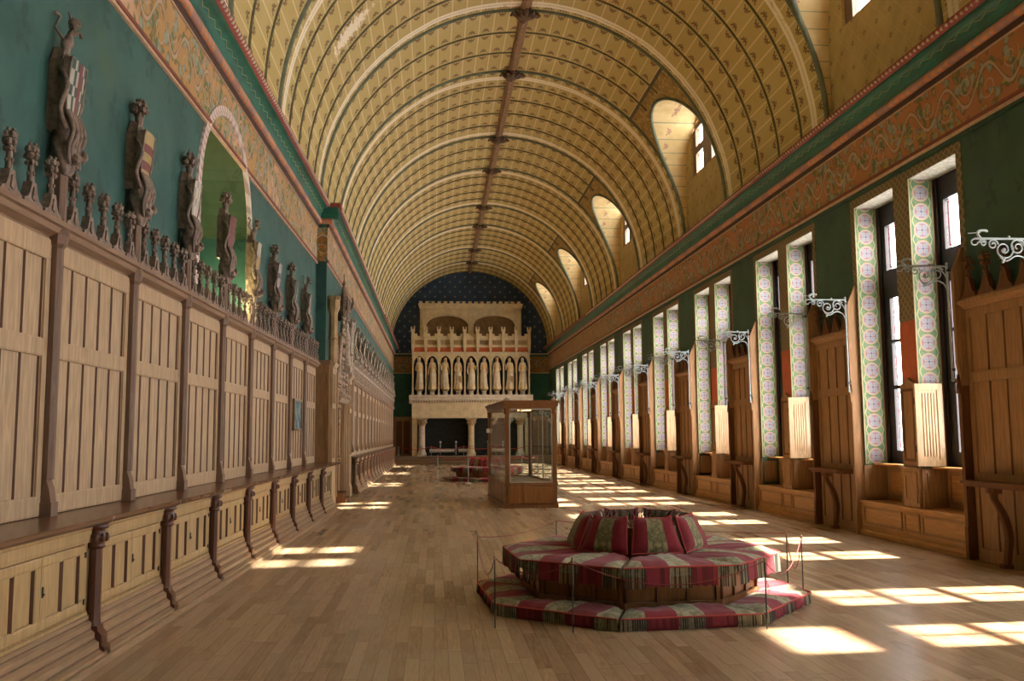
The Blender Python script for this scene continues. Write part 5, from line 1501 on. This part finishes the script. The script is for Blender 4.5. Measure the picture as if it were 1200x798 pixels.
# statues
def statue(k):
    r = empty('statue'); tag(r, cat='statue'); rd = random.Random(k*13+2)
    b = MB(); n = 28; Hh = 1.98
    prof = [(0,.25,.21),(.02,.27,.22),(.10,.245,.205),(.25,.225,.19),(.40,.215,.18),(.50,.205,.17),(.575,.18,.145),(.63,.145,.115),(.68,.155,.12),(.74,.175,.135),(.79,.195,.12),(.825,.185,.10),(.84,.13,.08),(.852,.058,.056),(.870,.050,.052),(.885,.062,.068),(.905,.085,.09),(.935,.10,.105),(.965,.09,.098),(.985,.06,.065),(1.0,.012,.012)]
    sway = rd.uniform(-.05,.05); kn = rd.choice((-1,1))
    secs = []
    for (f, rx, ry) in prof:
        z = f*Hh; fold = .11*max(0, 1-f/.6)+.012; cx = sway*math.sin(f*PI*1.2); cy = 0
        row = []
        for i in range(n):
            t = 2*PI*i/n; q = 1+fold*math.sin(7*t+k+3*f)
            x = cx+rx*q*math.cos(t); y = cy+ry*q*math.sin(t)
            if .25 < f < .45 and math.sin(t) < -.3: y -= .05*math.exp(-((x-.08*kn)/.07)**2)      # bent knee under the robe
            if .895 < f < .96 and math.sin(t) < -.9: y -= .018*math.exp(-((f-.925)/.01)**2)     # nose
            row.append((x, y, z))
        secs.append(row)
    b.loft(secs)
    poses = [((-.20,-.05,1.18),(-.08,-.20,1.12),(.21,0,1.15),(.16,-.10,.92)),
             ((-.23,-.02,1.15),(-.25,-.10,.92),(.21,-.06,1.2),(.06,-.2,1.24)),
             ((-.24,-.04,1.2),(-.27,-.16,1.52),(.23,-.0,1.15),(.22,-.12,.95)),
             ((-.2,-.08,1.14),(-.03,-.22,1.0),(.2,-.08,1.14),(.05,-.22,1.02)),
             ((-.22,0,1.15),(-.2,-.13,.95),(.26,-.05,1.22),(.30,-.13,1.45))]
    p = poses[k % 5]
    cx = sway*math.sin(.8*PI*1.2)
    for s_, el, ha in ((-1,p[0],p[1]),(1,p[2],p[3])):
        b.tube(smooth_pts([(cx+s_*.15,0,1.50),(cx+s_*.19,-.01,1.36),el,((el[0]+ha[0])/2,(el[1]+ha[1])/2,(el[2]+ha[2])/2),ha],4), [.062-.0022*j for j in range(17)], 8)
        b.ball(ha, (.032,.03,.045), 7, 5)
    b.build('body', 'statue_stone', r, fixn=False)
    b = MB(); cxh = sway*math.sin(.93*PI*1.2)
    if k % 3 == 0: b.lathe([(.10,1.88),(.11,1.93),(.125,2.0),(.09,1.98)], cxh, .01, 12)
    secs = []
    for j in range(8):
        f = j/7; z = 1.93-.42*f; w = .07+.055*f
        secs.append([(cxh+w*math.cos(t), .03+.09*math.sin(t)*(1+.1*math.sin(5*t)), z) for t in [PI*.02+PI*.96*i/10 for i in range(11)]]+[(cxh+w*.5*math.cos(t), .03+.0, z) for t in [PI, 0]])
    b.loft(secs); b.build('veil' if k % 2 else 'hair', 'statue_stone', r)
    if k % 4 in (1, 2):
        b = MB(); ha = p[1]; b.tube([(ha[0],ha[1]-.01,.05),(ha[0],ha[1]-.01,1.35 if k % 4 == 1 else 1.86)], .014, 5); b.tube([(ha[0]-.07,ha[1]-.01,ha[2]+.05),(ha[0]+.07,ha[1]-.01,ha[2]+.05)], .012, 5); b.build('sword' if k % 4 == 1 else 'staff', 'stone_dark', r)
    if k % 4 == 3:
        b = MB(); b.prism([(-.11,.35),(.11,.35),(.12,.62),(.0,.80),(-.12,.62)][::-1], -.27, -.24, axis='y'); b.v = [(x+.12,y,1.15-z) for x,y,z in b.v]; b.build('shield', 'stone_dark', r)
    return r
def pedestal():
    r = empty('pedestal'); tag(r, cat='pedestal')
    b = MB(); b.lathe([(.17,0),(.17,.08),(.15,.10),(.145,.22),(.17,.24)], n=8, smooth=False, ph=.5); b.build('shaft', 'stone_white', r)
    b = MB(); b.lathe([(.17,.24),(.21,.27),(.25,.30),(.25,.355),(.22,.359)], n=8, smooth=False, ph=.5); b.build('cap', 'stone_dark', r); return r
pe_ = pedestal()
for i in range(9):
    x = FX-3.51+NWD*(i+.5)
    place(pe_, i > 0, (x, FY+.16, 4.082), 0, 'small stone pedestal under the %s statue from the left' % th(i+1), 'pedestals of the gallery statues')
    s = statue(i); s.location = (x, FY+.14, 4.442); s.scale = (1.0,1.0,.965)
    s['label'] = 'stone statue of a robed woman, %s from the left above the fireplace' % th(i+1); s['group'] = 'statues above the fireplace'

def andiron():
    r = empty('andiron'); tag(r, cat='andiron')
    b = MB(); b.tube([(0,0,.05),(0,0,.75)], .03, 6); b.ball((0,0,.80),.07,8,6); b.ball((0,0,.55),.05,8,6); b.build('upright', 'iron_pale', r)
    b = MB(); b.tube([(-.2,-.05,0.02),(-.1,0,.10),(0,0,.14),(.1,0,.10),(.2,-.05,0.02)], .025, 6); b.box(-.02,.02,0,.6,.12,.17); b.box(-.02,.02,.55,.6,.0,.15); b.build('foot', 'iron_dark', r)
    return r
an_ = andiron()
for i, x in enumerate((-1.85,-.92,1.0,1.92)):
    place(an_, i > 0, (FX+x, FY+.25, .464), 0, 'iron firedog with a round knob inside the fireplace, %s from the left' % th(i+1), 'firedogs in the fireplace')
def log(i, x, L, z):
    b = MB(); rd = random.Random(i); secs = []
    for j in range(7):
        secs.append([(-L/2+L*j/6, .11*math.cos(t)*(1+rd.uniform(-.1,.1)), .11*math.sin(t)*(1+rd.uniform(-.1,.1))) for t in [2*PI*q/9 for q in range(9)]])
    b.loft(secs); o = b.build('log', 'stone_white'); o.location = (FX+x, FY+.45, z); tag(o, 'grey burnt log lying across the firedogs, %s from the left' % th(i+1), 'log', 'logs in the fireplace')
log(0,-1.75,1.5,.756); log(1,-.42,.7,.756); log(2,1.5,1.0,.756)

# end wall side panels
for x0, x1, nm in ((-2.45,-1.42,'left'),(5.80,6.95,'right')):
    r = empty('side_panelling', ((x0+x1)/2, YF-.06, .451)); tag(r, 'dark brown wooden panelling on the end wall %s of the fireplace' % nm, 'wall panelling')
    w = (x1-x0)/2
    b = MB(); b.box(-w,w,.0,.055,.0,2.28); b.build('backboard', 'oak_right_dark', r)
    b = MB(); b.box(-w,w,-.03,.0,.0,.12); b.box(-w,w,-.03,.0,2.1,2.28); b.box(-w,-w+.1,-.03,0,.12,2.1); b.box(w-.1,w,-.03,0,.12,2.1); b.box(-.05,.05,-.03,0,.12,2.1); b.box(-w,w,-.06,.0,2.28,2.36); b.build('rails', 'oak_right', r)

# ------------------------------------------------------------------ light
w = bpy.data.worlds.new('World'); S.world = w; w.use_nodes = True
bg = w.node_tree.nodes['Background']; bg.inputs[0].default_value = (1.0,.965,.90,1); bg.inputs[1].default_value = SKY
sun = bpy.data.lights.new('sun', 'SUN'); sun.energy = SUN; sun.color = (1.0,.90,.74); sun.angle = math.radians(1.3)
so = bpy.data.objects.new('sun', sun); COL.objects.link(so)
so.rotation_euler = Vector((-1,-.03,-1.05)).to_track_quat('-Z','Y').to_euler(); so.location = (20,20,20)
def portal(x, y, z, sx, sy, d):
    l = bpy.data.lights.new('portal', 'AREA'); l.shape = 'RECTANGLE'; l.size = sx; l.size_y = sy; l.cycles.is_portal = True
    o = bpy.data.objects.new('portal', l); COL.objects.link(o); o.location = (x, y, z)
    o.rotation_euler = Vector(d).to_track_quat('-Z','Z').to_euler()
for k in KS:
    # one portal spans each window pair
    portal(XO+.02, 13.15+BP*k, (WT+WB)/2, 3.2, WT-WB, (-1,0,0))
for c in DC: portal(XD+.26, c, 9.32, 2.7, 1.5, (-1,0,0))
def lamp(loc, e, c, rad=.05):
    l = bpy.data.lights.new('lamp', 'POINT'); l.energy = e; l.color = c; l.shadow_soft_size = rad
    o = bpy.data.objects.new('lamp', l); COL.objects.link(o); o.location = loc
lamp((xl(13.8)-.30, 13.72, 3.35), 45, (1,.84,.40))
lamp((2.14, 21.7, 2.15), 5, (1,.55,.2))
# ------------------------------------------------------------------ camera
cam = bpy.data.cameras.new('camera'); cam.lens = 36*1070/1200; cam.sensor_width = 36; cam.clip_end = 200; cam.clip_start = .05
co = bpy.data.objects.new('camera', cam); COL.objects.link(co); co.location = (0, 0, H)
co.rotation_euler = (Matrix.Rotation(-.0847,3,'Z') @ Matrix.Rotation(PI/2+.1034,3,'X') @ Matrix.Rotation(-.007,3,'Z')).to_euler()
S.camera = co
S.view_settings.view_transform = 'Standard'; S.view_settings.look = 'None'; S.view_settings.gamma = 1
S.view_settings.use_curve_mapping = False; S.view_settings.exposure = EXPO
S.cycles.max_bounces = 14; S.cycles.diffuse_bounces = 8; S.cycles.transparent_max_bounces = 16; S.cycles.glossy_bounces = 3
S.cycles.sample_clamp_indirect = 8; S.cycles.caustics_reflective = False; S.cycles.caustics_refractive = False
